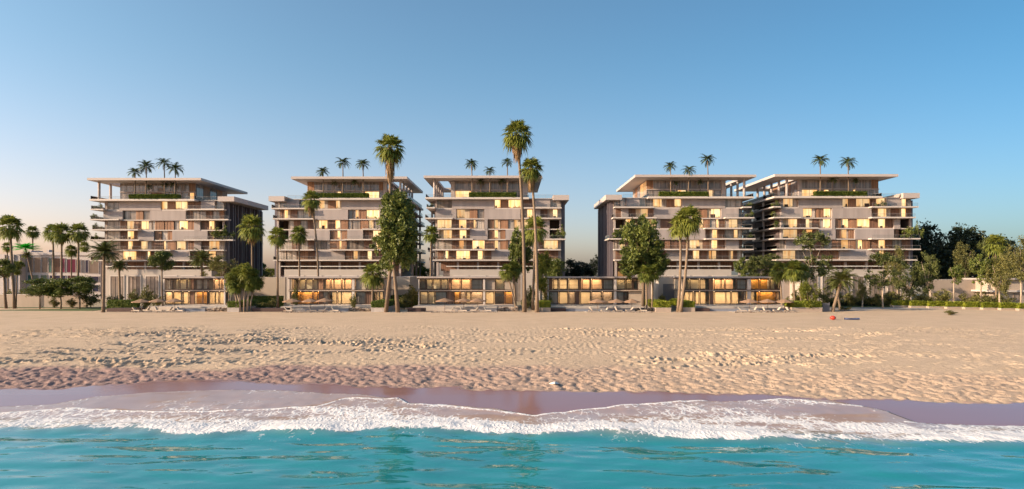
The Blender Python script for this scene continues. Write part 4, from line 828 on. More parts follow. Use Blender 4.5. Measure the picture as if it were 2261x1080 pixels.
wall('boundary_wall', -120, 190, 172, .6, 1, Z(651, 172), 'gwall', 'long beige garden wall at the far left, behind three round trees')
wall('boundary_wall', 2055, 2200, 192, 1, 1, Z(618, 192), 'gwall', 'tall sunlit garden wall at the right, dappled with tree shade')
# garage block left of the rightmost villa
r = empty('garage', (X(1480, 176), 178, 1), 'pale block with a large dark grey door behind the twin leaning palms', 'garage')
u, v = X(1455, 176), X(1512, 176); box('wall', r, u, v, 176, 186, 1, Z(612.5, 176), M['podium']); box('door', r, X(1464, 176), X(1500, 176), 175.9, 175.99, 1.2, Z(627, 176), M['greyw'])

# neighbouring white building with tinted glass at the left
D_ = 235.0; r = empty('office_building', (X(110, D_), D_ + 8, 1), 'low white building with coloured glass windows at the far left', 'building')
u, v = X(58, D_), X(222, D_)
box('wall', r, u, v, D_, D_ + 18, 1, Z(564, D_), M['bwhite']); box('roof', r, u - .3, v + .3, D_ - .5, D_ + 18.3, Z(564, D_), Z(557, D_), M['bwhite'])
box('stair_tower', r, X(-90, D_), X(57.5, D_), D_ - 3, D_ + 14, 1, Z(562, D_), M['bwhite']); box('roof_hut', r, X(44, D_), X(60, D_), D_ + 2, D_ + 8, Z(562, D_) + .01, Z(553, D_), M['bwhite']); box('chimney', r, X(90, D_), X(95, D_), D_ + 3, D_ + 5, Z(557, D_) + .01, Z(551, D_), M['bwhite'])
for (a, b, y0, y1, cm) in [(61, 75, 568, 602, 'c_taupe'), (76, 91, 568, 602, 'c_taupe'), (93, 107, 568, 602, 'c_taupe'), (108, 114.5, 570, 602, 'c_teal'), (117, 134, 570, 602, 'c_brown'), (135, 144.5, 570, 602, 'c_mag'), (148, 168, 572, 602, 'c_mag'), (169, 179, 573, 602, 'c_brown'), (182, 186, 574, 603, 'c_navy'), (189, 196, 574, 603, 'c_navy'), (197, 219, 575, 604, 'c_taupe'),
                          (62, 85, 607, 622, 'c_teal'), (90, 105, 607, 622, 'c_teal'), (110, 134, 608, 621, 'c_navy'), (136, 146, 608, 621, 'c_navy'), (150, 167, 608, 621, 'c_plum'), (196, 219, 610, 623, 'c_navy'), (182, 193, 629, 644, 'c_navy'), (205, 219, 629, 644, 'c_navy')]:
    window(r, X(a, D_), X(b, D_), D_ - .12, Z(y1, D_), Z(y0, D_), cm, 1, 'bwhite')
for a in (10, 30): box('pilaster', r, X(a, D_ - 3), X(a + 2.5, D_ - 3), D_ - 3.5, D_ - 3.01, 1, Z(563, D_), M['bwhite'])
# small villa at the right edge
D_ = 184.0; r = empty('garden_house', (X(2240, D_), D_ + 5, 1), 'flat roofed beige house cut off by the right edge', 'house')
u, v = X(2196, D_), X(2330, D_)
box('lower_wall', r, u + 1, v, D_ + .5, D_ + 12, 1, Z(645, D_), M['beige']); box('slab', r, u - 1, v, D_ - .5, D_ + 12, Z(645, D_), Z(641, D_), M['slab'])
box('upper_wall', r, u + .3, v, D_ + .3, D_ + 12, Z(641, D_), Z(618, D_), M['beige']); box('roof', r, u - .6, v, D_ - .8, D_ + 12.5, Z(618, D_), Z(614.5, D_), M['conc'])
window(r, X(2205, D_), X(2222, D_), D_ + .2, Z(639, D_), Z(620, D_), 'pane2'); window(r, X(2240, D_), X(2256, D_), D_ + .4, Z(666, D_), Z(648, D_), 'pane')
# hedge row along the right garden
for i in range(9):
    t0 = i / 9; px0 = 1972 + (2330 - 1972) * t0; px1 = 1972 + (2330 - 1972) * (t0 + 1 / 9.0); d0 = 171 - 20 * t0
    u, v = X(px0, d0), X(px1, d0)
    w_ = ['first', 'second', 'third', 'fourth', 'fifth', 'sixth', 'seventh', 'eighth', 'ninth'][i]
    kw = empty('kerb_wall', ((u + v) / 2, d0, .9), f'low beige kerb wall, {w_} from the left under the bright hedge row at right', 'kerb wall', 'kerb walls under the right hedge row')
    box('wall_body', kw, u, v - .4, d0, d0 + 1.2, .9, 1.58, M['gwall']); box('coping', kw, u - .04, v - .36, d0 - .05, d0 + 1.25, 1.585, 1.65, M['slab'])
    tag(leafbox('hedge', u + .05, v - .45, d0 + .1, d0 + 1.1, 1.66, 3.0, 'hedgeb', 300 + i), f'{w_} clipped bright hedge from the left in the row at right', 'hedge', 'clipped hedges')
struct(MB().box(X(1815, 160), X(2110, 160), 156, 172, .9, 1.172).build('garden_path', M['paving']))
struct(MB().box(X(-200, 162), X(236, 162), 156, 171.9, .9, 1.18).build('lawn', M['grass']))
struct(MB().box(X(1830, 172), X(2000, 172), 172.1, 182, .9, 1.2).build('lawn', M['grass']))
gt = empty('garden_gate', (X(1824, 153), 153, 1), 'grey-blue board gate at the end of the long bright hedge', 'gate'); u, v = X(1816.5, 153), X(1832, 153)
for k in range(5): box('board', gt, u + .1, v - .1, 153.03, 153.1, 1.1 + k * .42, 1.1 + k * .42 + .40, M['greyw'])
for e in (u, v - .1): box('post', gt, e, e + .1, 153, 153.16, 1, 3.3, M['greyw'])

# ------------------------------------------------------------------ vegetation
def fan_crown(seed, nl=64, wide=1.0):
    r = random.Random(seed); b = MB()
    for i in range(nl):
        t = (i + .5) / nl; el = math.radians(82 - 128 * t ** .9) + r.gauss(0, .1); az = i * 2.39996 + r.gauss(0, .15)
        pl = .46 * r.uniform(.85, 1.12)
        d = Vector((math.cos(el) * math.cos(az), math.cos(el) * math.sin(az), math.sin(el)))
        sd_ = Vector((-math.sin(az), math.cos(az), 0)); up = sd_.cross(d) * -1
        hub = d * pl + Vector((0, 0, -.04 * (1 - d.z)))
        d2 = (d + Vector((0, 0, -.28 - .25 * t))).normalized()
        w0 = .012; b.quad(tuple(sd_ * w0), tuple(-sd_ * w0), tuple(hub - sd_ * w0), tuple(hub + sd_ * w0))
        R = .56 * r.uniform(.85, 1.1)
        for k in range(13):
            a = math.radians(-115 + 230 * k / 12 + r.uniform(-5, 5)); rr_ = R * (1 - .3 * abs(a) / 2.0) * r.uniform(.85, 1.08)
            dv_ = (d2 * math.cos(a) + sd_ * math.sin(a)); tip = hub + dv_ * rr_ + Vector((0, 0, -rr_ * (.18 + .4 * r.random() * (0.4 + t)))); mid = hub + dv_ * rr_ * .55 + Vector((0, 0, -.02))
            pw = dv_.cross(up).normalized() * .042 * wide
            b.tri(tuple(hub), tuple(mid - pw), tuple(mid + pw)); b.tri(tuple(mid + pw), tuple(mid - pw), tuple(tip))
    return b
def skirt_mesh(seed, nl=150):
    r = random.Random(seed); b = MB()                                # hangs from z=0 down to z=-1, radius about .38
    for i in range(nl):
        az = r.random() * 6.283; z0 = -r.random() ** 1.3 * .75; L = r.uniform(.28, .45); rad = .30 * (1 + .35 * z0) * r.uniform(.6, 1.15)
        c, s2 = math.cos(az), math.sin(az); a0 = Vector((.08 * c, .08 * s2, z0 + .12)); a1 = Vector((rad * c, rad * s2, z0 - .03)); a2 = Vector((rad * .92 * c + r.gauss(0, .04), rad * .92 * s2 + r.gauss(0, .04), z0 - L))
        sd_ = Vector((-s2, c, 0)) * r.uniform(.03, .07)
        b.quad(tuple(a0 - sd_ * .3), tuple(a0 + sd_ * .3), tuple(a1 + sd_), tuple(a1 - sd_)); b.tri(tuple(a1 - sd_), tuple(a1 + sd_), tuple(a2))
    return b
def feather_crown(seed, nf=36, droop=1.0, lw=.022, nl=20):
    r = random.Random(seed); b = MB()
    for i in range(nf):
        t = (i + .5) / nf; el = math.radians(80 - 95 * t) + r.gauss(0, .08); az = i * 2.39996 + r.gauss(0, .2); L = r.uniform(.85, 1.1)
        pts = [Vector((0, 0, 0))]; e = el; ns = 9
        for k in range(ns):
            dr = Vector((math.cos(e) * math.cos(az), math.cos(e) * math.sin(az), math.sin(e))); pts.append(pts[-1] + dr * (L / ns)); e -= droop * (.10 + .13 * k / ns)
        sd_ = Vector((-math.sin(az), math.cos(az), 0))
        for k in range(ns):
            w_ = .012 * (1 - k / ns) + .003; b.quad(tuple(pts[k] - sd_ * w_), tuple(pts[k] + sd_ * w_), tuple(pts[k + 1] + sd_ * w_ * .8), tuple(pts[k + 1] - sd_ * w_ * .8))
        for q in range(nl):
            f = .14 + .86 * (q + .5) / nl; kk = min(ns - 1, int(f * ns)); fr_ = f * ns - kk; p_ = pts[kk].lerp(pts[kk + 1], fr_); tg = (pts[kk + 1] - pts[kk]).normalized()
            ll = .27 * math.sin(math.pi * min(1, .18 + f * .80)) * r.uniform(.85, 1.1) + .03
            for sg in (-1, 1):
                dv_ = (sd_ * sg * .8 + tg * .55 + Vector((0, 0, -.35 * r.uniform(.4, 1.5)))).normalized(); tip = p_ + dv_ * ll; pw = tg * lw
                b.tri(tuple(p_ - pw), tuple(p_ + pw), tuple(tip))
    return b
def leaf_crown(seed, ncl=110, per=60, clr=.26, leaf=.06, shape=(1, 1, 1), hollow=.45, lumps=7):
    r = random.Random(seed); b = MB(); npr = np.random.RandomState(seed)
    lobes = [Vector((r.gauss(0, .42), r.gauss(0, .42), r.gauss(0, .42))) for _ in range(lumps)]
    for i in range(ncl):
        lb = lobes[i % lumps]; v = Vector((r.gauss(0, 1), r.gauss(0, 1), r.gauss(0, 1))).normalized() * (hollow + (1 - hollow) * r.random()) * .62
        c = lb + v
        if c.length > 1: c = c / c.length * r.uniform(.85, 1.02)
        cr_ = clr * r.uniform(.6, 1.25)
        for j in range(per):
            p_ = Vector((c.x + r.gauss(0, cr_ * .5), c.y + r.gauss(0, cr_ * .5), c.z + r.gauss(0, cr_ * .38)))
            p_ = Vector((p_.x * shape[0], p_.y * shape[1], p_.z * shape[2]))
            u = Vector((r.gauss(0, 1), r.gauss(0, 1), r.gauss(0, .6))).normalized(); w = u.cross(Vector((r.gauss(0, 1), r.gauss(0, 1), r.gauss(0, 1)))).normalized(); k = leaf * r.uniform(.6, 1.3)
            b.quad(tuple(p_ - u * k), tuple(p_ - w * k * .55), tuple(p_ + u * k), tuple(p_ + w * k * .55))
    return b
ME = {}
for k in range(3): ME['fan%d' % k] = fan_crown(11 + k, 46 + 5 * k).mesh('fan_crown', M['fan'])
for k in range(2): ME['skirt%d' % k] = skirt_mesh(21 + k).mesh('skirt', M['skirt'])
for k in range(2): ME['date%d' % k] = feather_crown(31 + k, 46, .95).mesh('date_crown', M['feather'])
for k in range(3): ME['roof%d' % k] = feather_crown(41 + k, 22 + 3 * k, 1.25, .03, 16).mesh('roof_crown', M['roofpalm'])
ME['neon'] = feather_crown(51, 40, .5, .03, 16).mesh('vivid_crown', M['neon'])
for k in range(2): ME['dense%d' % k] = leaf_crown(61 + k, 150, 74, .17, .058, (1, 1, 1), .45, 9).mesh('dense_crown', M['broad'])
for k in range(3): ME['airy%d' % k] = leaf_crown(71 + k, 120, 46, .20, .045, (1, 1, 1), .3, 11).mesh('airy_crown', M['olive'])
for k in range(2): ME['olv%d' % k] = leaf_crown(131 + k, 90, 52, .17, .05, (1, 1, 1), .5, 8).mesh('loose_crown', M['olive2']); ME['tall%d' % k] = leaf_crown(141 + k, 70, 54, .16, .055, (.8, .8, 1.1), .5, 7).mesh('tall_crown', M['broad'])
for k in range(2): ME['bushy%d' % k] = leaf_crown(81 + k, 110, 50, .24, .06, (1, 1, 1), .4, 8).mesh('bushy_crown', M['bright'])
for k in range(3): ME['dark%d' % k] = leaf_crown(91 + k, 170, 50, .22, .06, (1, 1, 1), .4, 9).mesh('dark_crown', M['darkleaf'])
for k in range(2): ME['round%d' % k] = leaf_crown(101 + k, 150, 50, .22, .06, (1, 1, 1), .4, 9).mesh('round_crown', M['broad'])
for k in range(2): ME['shrub%d' % k] = leaf_crown(111 + k, 50, 34, .3, .085, (1, 1, .85), .3, 6).mesh('shrub_crown', M['olive'])
for k in range(2): ME['pot%d' % k] = leaf_crown(121 + k, 24, 26, .32, .12, (1, 1, .9), .3, 5).mesh('pot_crown', M['broad'])
vr = random.Random(77)
def child(root, name, me, off, sc, rz=0.0):
    o = bpy.data.objects.new(name, me); COL.objects.link(o); o.parent = root; o.location = off; o.scale = sc if hasattr(sc, '__len__') else (sc, sc, sc); o.rotation_euler = (0, 0, rz); return o
def trunk(root, top, r0, r1, bend=0.0, m='trunk', k=8, nseg=8, bulge=0.0):
    b = MB(); pts = []; rad = []
    for i in range(nseg + 1):
        t = i / nseg; pts.append((top[0] * t ** 1.0 + bend * math.sin(math.pi * t), top[1] * t, top[2] * t - (.25 if i == 0 else 0)))
        rad.append(r0 + (r1 - r0) * t + (bulge if i == 0 else 0) + .015 * (i % 2))
    b.tube(pts, rad, k)
    o = bpy.data.objects.new('trunk', b.mesh('trunk', M[m], smooth=True)); COL.objects.link(o); o.parent = root; return o
NPALM = [0]
def palm(kind, cx, cy, rpx, bx, D, label, skirt=0.0, zb=1.1, bend=0.0, r0=.34, r1=.24, grp='fan palms', cat='palm tree', nm=None):
    i = NPALM[0]; NPALM[0] += 1
    x, z = X(bx, D), zb; top = (X(cx, D) - x, 0, Z(cy, D) - z); R = rpx * D / F
    root = empty(nm or {'fan': 'fan_palm', 'date': 'date_palm', 'roof': 'terrace_palm', 'neon': 'leaning_palm'}[kind], (x, D, z), label, cat, grp)
    trunk(root, top, r0, r1, bend, 'bark' if kind == 'roof' else 'trunk', bulge=.15 if r0 > .2 else .03)
    nv = {'fan': 3, 'date': 2, 'roof': 3}.get(kind, 0)
    me = ME[kind + str(i % nv)] if nv else ME[kind]
    sz_ = R * (1.38 if kind == 'fan' else 1.15)
    child(root, 'crown', me, top, (sz_, sz_, sz_ * (.45 if kind == 'neon' else 1)), vr.random() * 6.28)
    if kind == 'neon': child(root, 'lower_fronds', ME['date1'], (top[0] * .86, 0, top[2] * .86), R * .5, 1)
    if skirt: s_ = skirt * D / F; child(root, 'dead_frond_skirt', ME['skirt%d' % (i % 2)], (top[0], 0, top[2] - .12 * R), (R * 1.25, R * 1.25, s_), vr.random() * 6.28)
    return root
palm('fan', 22, 502, 26, 32, 165, 'fan palm at the left edge, its trunk leaning slightly left', 16)
palm('fan', 72, 512, 13, 73, 262, 'small distant fan palm behind the white building', 12, r0=.3)
palm('fan', 117, 512, 18, 119, 205, 'slender fan palm, left of the trio before the white building', 20)
palm('fan', 136, 514, 21, 136, 196, 'fan palm in the middle of the trio before the white building', 24)
palm('fan', 174, 513, 20, 171, 196, 'fan palm, right of the trio before the white building', 22)
palm('fan', 158, 553, 12, 157, 200, 'short fan palm between taller ones before the white building', 10, r0=.22, r1=.18)
palm('fan', 186, 545, 11, 183, 240, 'small fan palm above the right end of the white building', 8, r0=.22, r1=.18)
palm('fan', 16, 545, 10, 18, 230, 'small drooping fan palm behind the leftmost palm', 12, r0=.22, r1=.18)
palm('neon', 56, 548, 28, 84, 200, 'leaning palm with vivid green crown by the white building', 0, r0=.25, r1=.15, grp=None)
palm('date', 230, 560, 35, 228, 150, 'date palm with arching fronds in front of the leftmost tower', 0, r0=.33, r1=.28, grp='feathery date palms')
palm('date', 263, 588, 20, 265, 160, 'shorter drooping palm beside the date palm at the leftmost tower', 0, r0=.28, r1=.22, grp='feathery date palms')
palm('date', 446, 574, 29, 443, 184, 'date palm rising behind the roof of the leftmost villa', 0, r0=.32, r1=.27, grp='feathery date palms')
palm('fan', 556, 502, 27, 558, 178, 'fan palm with thick brown skirt against the dark fins', 34)
palm('fan', 613, 522, 20, 613, 172, 'fan palm at the left edge of the second tower', 14)
palm('fan', 660, 517, 18, 662, 180, 'fan palm right of the one at the second tower\'s left edge', 14, r0=.28, r1=.2)
palm('fan', 687, 442, 20, 702, 180, 'tall leaning fan palm in front of the second tower', 34, bend=.8, r0=.3, r1=.2)
palm('fan', 861, 328, 30, 879, 150, 'very tall fan palm with long brown skirt above the leafy tree', 70, bend=-.6, r0=.42, r1=.28)
palm('fan', 823, 606, 24, 822, 160, 'low fan palm at the right end of the second villa', 12, r0=.26, r1=.22)
palm('fan', 952, 517, 18, 950, 182, 'fan palm at the left edge of the middle tower', 12, r0=.28, r1=.2)
palm('fan', 1142, 298, 31, 1158, 150, 'tallest palm of all, in front of the middle tower', 60, bend=.5, r0=.43, r1=.27)
palm('fan', 1173, 372, 24, 1186, 150, 'second tallest palm beside the tallest one', 50, bend=.4, r0=.40, r1=.25)
palm('fan', 1182, 506, 27, 1176, 158, 'bushy fan palm in front of the trunks of the two tallest palms', 16, r0=.3, r1=.22)
palm('fan', 1119, 600, 17, 1142, 154, 'short leaning fan palm left of the tallest palm\'s trunk', 14, r0=.2, r1=.15)
palm('fan', 1134, 594, 17, 1139, 156, 'short upright fan palm left of the tallest palm\'s trunk', 14, r0=.28, r1=.24)
palm('fan', 1427, 604, 19, 1428, 154, 'short yellowish fan palm under the round-crowned tree, left of its pair', 14, r0=.24, r1=.18)
palm('fan', 1442, 602, 18, 1440, 155, 'short yellowish fan palm under the round-crowned tree, right of its pair', 14, r0=.24, r1=.18)
palm('fan', 1519, 483, 29, 1502, 151, 'right one of the twin leaning palms before the fourth tower', 18, bend=.5, r0=.36, r1=.24)
palm('fan', 1502, 500, 25, 1497, 151.5, 'left one of the twin leaning palms before the fourth tower', 20, bend=.3, r0=.36, r1=.24)
palm('fan', 1722, 600, 20, 1727, 164, 'fan palm at the right end of the rightmost villa', 12, r0=.24, r1=.2)
palm('fan', 1752, 596, 22, 1755, 158, 'yellowish fan palm right of the rightmost villa, beside a bushy tree', 14, r0=.24, r1=.2)
palm('fan', 1770, 602, 18, 1768, 160, 'shorter fan palm behind the yellowish one right of the rightmost villa', 12, r0=.24, r1=.2)
palm('date', 1858, 620, 36, 1838, 153, 'low date palm with leaning trunk right of the long hedge', 0, r0=.36, r1=.34, grp='feathery date palms')
palm('date', 1846, 632, 24, 1856, 160, 'smaller date palm just behind the low leaning one', 0, r0=.3, r1=.26, grp='feathery date palms')
palm('fan', 2198, 540, 22, 2200, 180, 'fan palm above the trees near the right edge', 14)
# many-stemmed palm clump
root = empty('palm_clump', (X(540, 152), 152, 1.1), 'clump of many palm stems with one bushy crown by the leftmost villa', 'palm tree')
for i, (bx_, tx, ty) in enumerate([(526, 517, 622), (531, 527, 606), (536, 536, 600), (541, 545, 604), (546, 556, 612), (549, 563, 624), (534, 522, 634), (544, 551, 628)]):
    ox = X(bx_, 152) - X(540, 152); b = MB(); oy = (i % 3 - 1) * .7; tx_ = X(tx, 152) - X(540, 152); tz = Z(ty, 152) - 1.1
    b.tube([(ox, oy, -.2), (ox * .8 + tx_ * .2, oy, tz * .4), (tx_, oy, tz)], [.2, .16, .12], 7)
    o = bpy.data.objects.new('stem', b.mesh('stem', M['palebark'], smooth=True)); COL.objects.link(o); o.parent = root
    child(root, 'crown', ME['bushy%d' % (i % 2)], (tx_, oy, tz + .3), (1.9, 1.7, 1.9), i); child(root, 'frond_head', ME['fan%d' % (i % 3)], (tx_, oy, tz), 2.2, i * 1.3)

def tree(kind, cx, cy, rx, rz, bx, D, label, name='leafy_tree', grp=None, cat='tree', m='bark', r0=.3, fork=3, zb=1.05):
    x = X(bx, D); R = rx * D / F; H = rz * D / F; top = (X(cx, D) - x, 0, Z(cy, D) - zb)
    root = empty(name, (x, D, zb), label, cat, grp); rr = random.Random(int(cx * 7 + cy))
    b = MB(); zfork = max(top[2] - H * .95, top[2] * .35); fx = top[0] * zfork / top[2]
    b.tube([(0, 0, -.3), (fx * .5 + rr.uniform(-.15, .15), 0, zfork * .5), (fx, 0, zfork)], [r0 * 1.25, r0, r0 * .8], 8)
    for i in range(fork + 2):
        a = 6.283 * i / (fork + 2) + rr.random(); e = Vector((top[0] + math.cos(a) * R * .55, math.sin(a) * R * .55, top[2] + rr.uniform(-.2, .6) * H)); s0 = Vector((fx, 0, zfork - .1)); md = s0.lerp(e, .5) + Vector((rr.uniform(-.2, .2), 0, .15 * H))
        b.tube([tuple(s0), tuple(md), tuple(e)], [r0 * .5, r0 * .32, r0 * .1], 5)
    o = bpy.data.objects.new('trunk', b.mesh('trunk', M[m], smooth=True)); COL.objects.link(o); o.parent = root
    nv = 3 if kind in ('airy', 'dark') else 2
    child(root, 'crown', ME[kind + str(rr.randrange(nv))], top, (R * 1.12, R * 1.12, H * 1.12), rr.random() * 6.28)
    return root
# the tall tree in front of the second tower has three stacked leaf masses
root = tree('dense', 872, 500, 44, 64, 852, 150.5, 'tall dense leafy tree in front of the second tower', r0=.42)
child(root, 'crown', ME['dense1'], (X(850, 150) - X(852, 150), 0, Z(560, 150) - 1.05), (3.3, 3.3, 5.2), 1); child(root, 'crown', ME['dense0'], (X(893, 150) - X(852, 150), .4, Z(555, 150) - 1.05), (2.9, 2.9, 4.6), 2); child(root, 'crown', ME['dense0'], (X(880, 150) - X(852, 150), .4, Z(455, 150) - 1.05), (3.8, 3.6, 3.8), 4)
root = tree('dense', 1422, 545, 44, 58, 1420, 158, 'round-crowned dense tree in front of the fourth tower', r0=.4)
child(root, 'crown', ME['dense1'], (X(1404, 158) - X(1420, 158), -.3, Z(585, 158) - 1.05), (4.6, 4.2, 3.4), 2); child(root, 'crown', ME['dense0'], (X(1445, 158) - X(1420, 158), -.3, Z(578, 158) - 1.05), (3.6, 3.6, 3.6), 3)
tree('dense', 1150, 560, 24, 52, 1165, 168, 'leafy tree half hidden behind the two tallest palms')
tree('bushy', 1195, 600, 22, 40, 1195, 166, 'light green tree behind the trunks of the two tallest palms', m='palebark')
tree('round', 1230, 598, 20, 24, 1230, 190, 'green tree at the right corner of the middle tower')
tree('round', 357, 579, 23, 21, 360, 160, 'small compact round tree in front of the leftmost tower', r0=.2)
tree('airy', 490, 590, 30, 24, 490, 176, 'airy tree behind the palm clump at the leftmost villa')
for i, (cx_, cy_, rx_, rz_, w_) in enumerate([(88, 638, 34, 19, 'left'), (134, 637, 32, 19, 'middle'), (176, 634, 30, 20, 'right')]):
    tree('round', cx_, cy_, rx_, rz_, cx_, 164, f'{w_} of the three low round trees before the far left garden wall', grp='three low round trees', r0=.18)
tree('round', 8, 596, 22, 20, 14, 165, 'dark spreading tree cut off by the left edge')
tree('bushy', 38, 592, 12, 15, 35, 170, 'small light tree beside the leftmost fan palm', r0=.16)
for (cx_, cy_, rx_, rz_, bx_, D_, lb) in [(1641, 590, 27, 30, 1645, 190, 'olive-leaved tree behind the rightmost villa, below the fourth tower'), (1698, 588, 28, 30, 1698, 192, 'olive-leaved tree between the two right towers'),
      (1792, 566, 42, 42, 1803, 166, 'large airy tree in front of the rightmost tower'), (1948, 598, 30, 40, 1950, 168, 'slender airy tree before the right end of the rightmost tower'),
      (1905, 640, 18, 20, 1905, 172, 'small airy tree beside the slender one at the rightmost tower'), (2008, 612, 26, 36, 2008, 182, 'airy tree at the right corner of the rightmost tower'), (2047, 600, 26, 36, 2048, 176, 'airy tree at the left end of the tall garden wall'),
      (2106, 602, 20, 24, 2106, 170, 'small airy tree in front of the tall garden wall'), (2166, 588, 28, 38, 2166, 168, 'airy tree before the right half of the tall garden wall'), (2205, 605, 26, 36, 2208, 164, 'airy tree beneath the fan palm near the right edge'), (2254, 572, 28, 42, 2254, 160, 'tall airy tree at the right edge'), (2130, 575, 26, 34, 2132, 205, 'airy tree just behind the tall garden wall, left'), (2182, 572, 28, 36, 2184, 208, 'airy tree just behind the tall garden wall, right'), (2225, 590, 24, 34, 2226, 200, 'airy tree behind the flat roofed house'), (1980, 590, 24, 34, 1982, 200, 'airy tree tucked behind the corner of the rightmost tower'), (1672, 604, 24, 30, 1674, 184, 'low olive-leaved tree behind the middle of the rightmost villa')]:
    h_ = int(cx_ * 13) % 5; tree(('airy', 'olv', 'airy', 'tall', 'olv')[h_], cx_, cy_, rx_ * (.8 + .09 * h_), rz_ * (1.2 - .08 * h_), bx_, D_, lb, 'airy_tree', 'airy garden trees at right', m='palebark', r0=.2)
tree('bushy', 1782, 648, 19, 28, 1784, 152.5, 'bright green bushy tree behind the long hedge', 'bushy_tree', r0=.2)
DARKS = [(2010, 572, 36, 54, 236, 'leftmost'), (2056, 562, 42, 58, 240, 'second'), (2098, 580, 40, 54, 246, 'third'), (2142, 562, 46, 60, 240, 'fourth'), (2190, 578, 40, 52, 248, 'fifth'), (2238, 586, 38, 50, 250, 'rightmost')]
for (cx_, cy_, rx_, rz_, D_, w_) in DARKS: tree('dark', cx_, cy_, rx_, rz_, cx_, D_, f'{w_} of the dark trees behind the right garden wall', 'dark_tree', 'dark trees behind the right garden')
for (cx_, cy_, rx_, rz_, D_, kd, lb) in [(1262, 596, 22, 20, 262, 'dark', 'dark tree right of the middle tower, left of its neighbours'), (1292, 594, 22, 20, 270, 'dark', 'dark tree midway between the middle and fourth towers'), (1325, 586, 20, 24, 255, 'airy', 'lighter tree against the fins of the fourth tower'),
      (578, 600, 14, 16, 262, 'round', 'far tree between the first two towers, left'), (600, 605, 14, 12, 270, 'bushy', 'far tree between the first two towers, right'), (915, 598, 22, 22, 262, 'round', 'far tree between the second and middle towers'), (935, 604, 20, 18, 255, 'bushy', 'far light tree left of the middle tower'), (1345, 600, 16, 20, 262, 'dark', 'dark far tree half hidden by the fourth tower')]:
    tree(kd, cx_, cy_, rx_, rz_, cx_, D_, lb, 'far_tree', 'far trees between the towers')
# shrubs
def shrub(px, py, rpx, D, label, kind='shrub', zb=None, name='shrub', grp='garden shrubs'):
    R = rpx * D / F; z = Z(py, D); zb = 1.1 if zb is None else zb
    root = empty(name, (X(px, D), D, zb), label, 'shrub', grp)
    b = MB(); h = max(.2, z - zb)
    for k in range(3): b.tube([(.05 * k, 0, -.05), (.15 * (k - 1), .1 * k, h * .6), (.45 * R * (k - 1), .1, h)], [.05, .04, .02], 5)
    o = bpy.data.objects.new('stem', b.mesh('stem', M['bark'])); COL.objects.link(o); o.parent = root
    hz = (h + R * .7) / 2
    child(root, 'foliage', ME[kind + str(int(px) % 2)], (0, 0, hz), (R, R, hz * 1.05), px)
for (a, b_, c, D_, lb) in [(255, 650, 16, 166, 'shrub below the left end of the leftmost tower\'s podium'), (296, 648, 15, 166, 'shrub under the second podium window of the leftmost tower'), (326, 636, 12, 165, 'tall shrub under the third podium window of the leftmost tower'), (345, 648, 13, 164, 'shrub touching the left end of the leftmost villa'),
      (120, 666, 12, 168, 'low dark shrub between the left and middle round trees'), (158, 666, 12, 168, 'low dark shrub between the middle and right round trees'), (200, 655, 22, 172, 'wide pale shrub at the right end of the far left wall'), (20, 646, 12, 176, 'shrub peeping over the far left wall near the edge'), (48, 646, 12, 176, 'shrub peeping over the far left wall beside the palm trunk'),
      (1705, 655, 14, 170, 'shrub hidden at the right end of the rightmost villa'), (1820, 645, 16, 172, 'shrub behind the low date palms'), (1878, 655, 18, 176, 'shrub under the podium windows of the rightmost tower'), (1925, 652, 20, 174, 'wide shrub under the slender airy tree'), (1985, 648, 22, 180, 'shrub under the airy tree at the tower corner'), (2080, 650, 20, 172, 'dark shrub against the tall garden wall, left'), (2135, 650, 18, 170, 'yellow-green shrub against the tall garden wall, middle'), (2172, 655, 18, 168, 'shrub against the tall garden wall, right'), (2222, 660, 16, 166, 'shrub before the flat roofed house'), (2098, 694, 14, 140, 'low plant on the sand in front of the right garden'), (1865, 682, 12, 156, 'low plant at the foot of the date palms'), (780, 655, 9, 156, 'small plant on the second villa\'s terrace'), (1208, 660, 12, 160, 'shrub left of the second villa from the right'), (655, 625, 9, 165.5, 'climbing shrub at the left corner of the second villa'),
      (575, 668, 10, 158, 'low shrub right of the palm clump'), (600, 664, 12, 160, 'round shrub left of the second villa\'s parasols'), (892, 660, 14, 162, 'shrub between the trunks right of the second villa'), (908, 640, 18, 172, 'tall shrub left of the middle villa'), (1160, 664, 12, 158, 'shrub at the foot of the tallest palm'), (1172, 640, 16, 164, 'tall shrub between the tallest palms and the villa behind'), (1205, 630, 14, 168, 'tall pale shrub at the left end of the second villa from the right'),
      (1440, 668, 10, 156, 'low shrub under the short yellowish palms'), (1465, 650, 12, 170, 'shrub in front of the dark grey garage door'), (1740, 662, 12, 156, 'shrub at the foot of the fan palms right of the rightmost villa'), (1765, 640, 16, 166, 'tall shrub behind the yellowish fan palms'), (1850, 650, 14, 170, 'shrub behind the low leaning date palm'), (1960, 655, 18, 176, 'broad shrub at the left end of the bright hedge row'), (2030, 652, 18, 178, 'broad shrub behind the bright hedge row, left'), (2055, 655, 14, 174, 'shrub at the left end of the tall garden wall'), (2150, 662, 12, 164, 'small shrub at the foot of the tall garden wall'), (2195, 652, 16, 170, 'shrub at the right end of the tall garden wall'), (320, 656, 12, 160, 'low shrub beside the leftmost villa\'s left parasol'), (450, 600, 14, 190, 'shrub on the ground behind the leftmost villa\'s roof')]:
    shrub(a, b_, c, D_, lb)
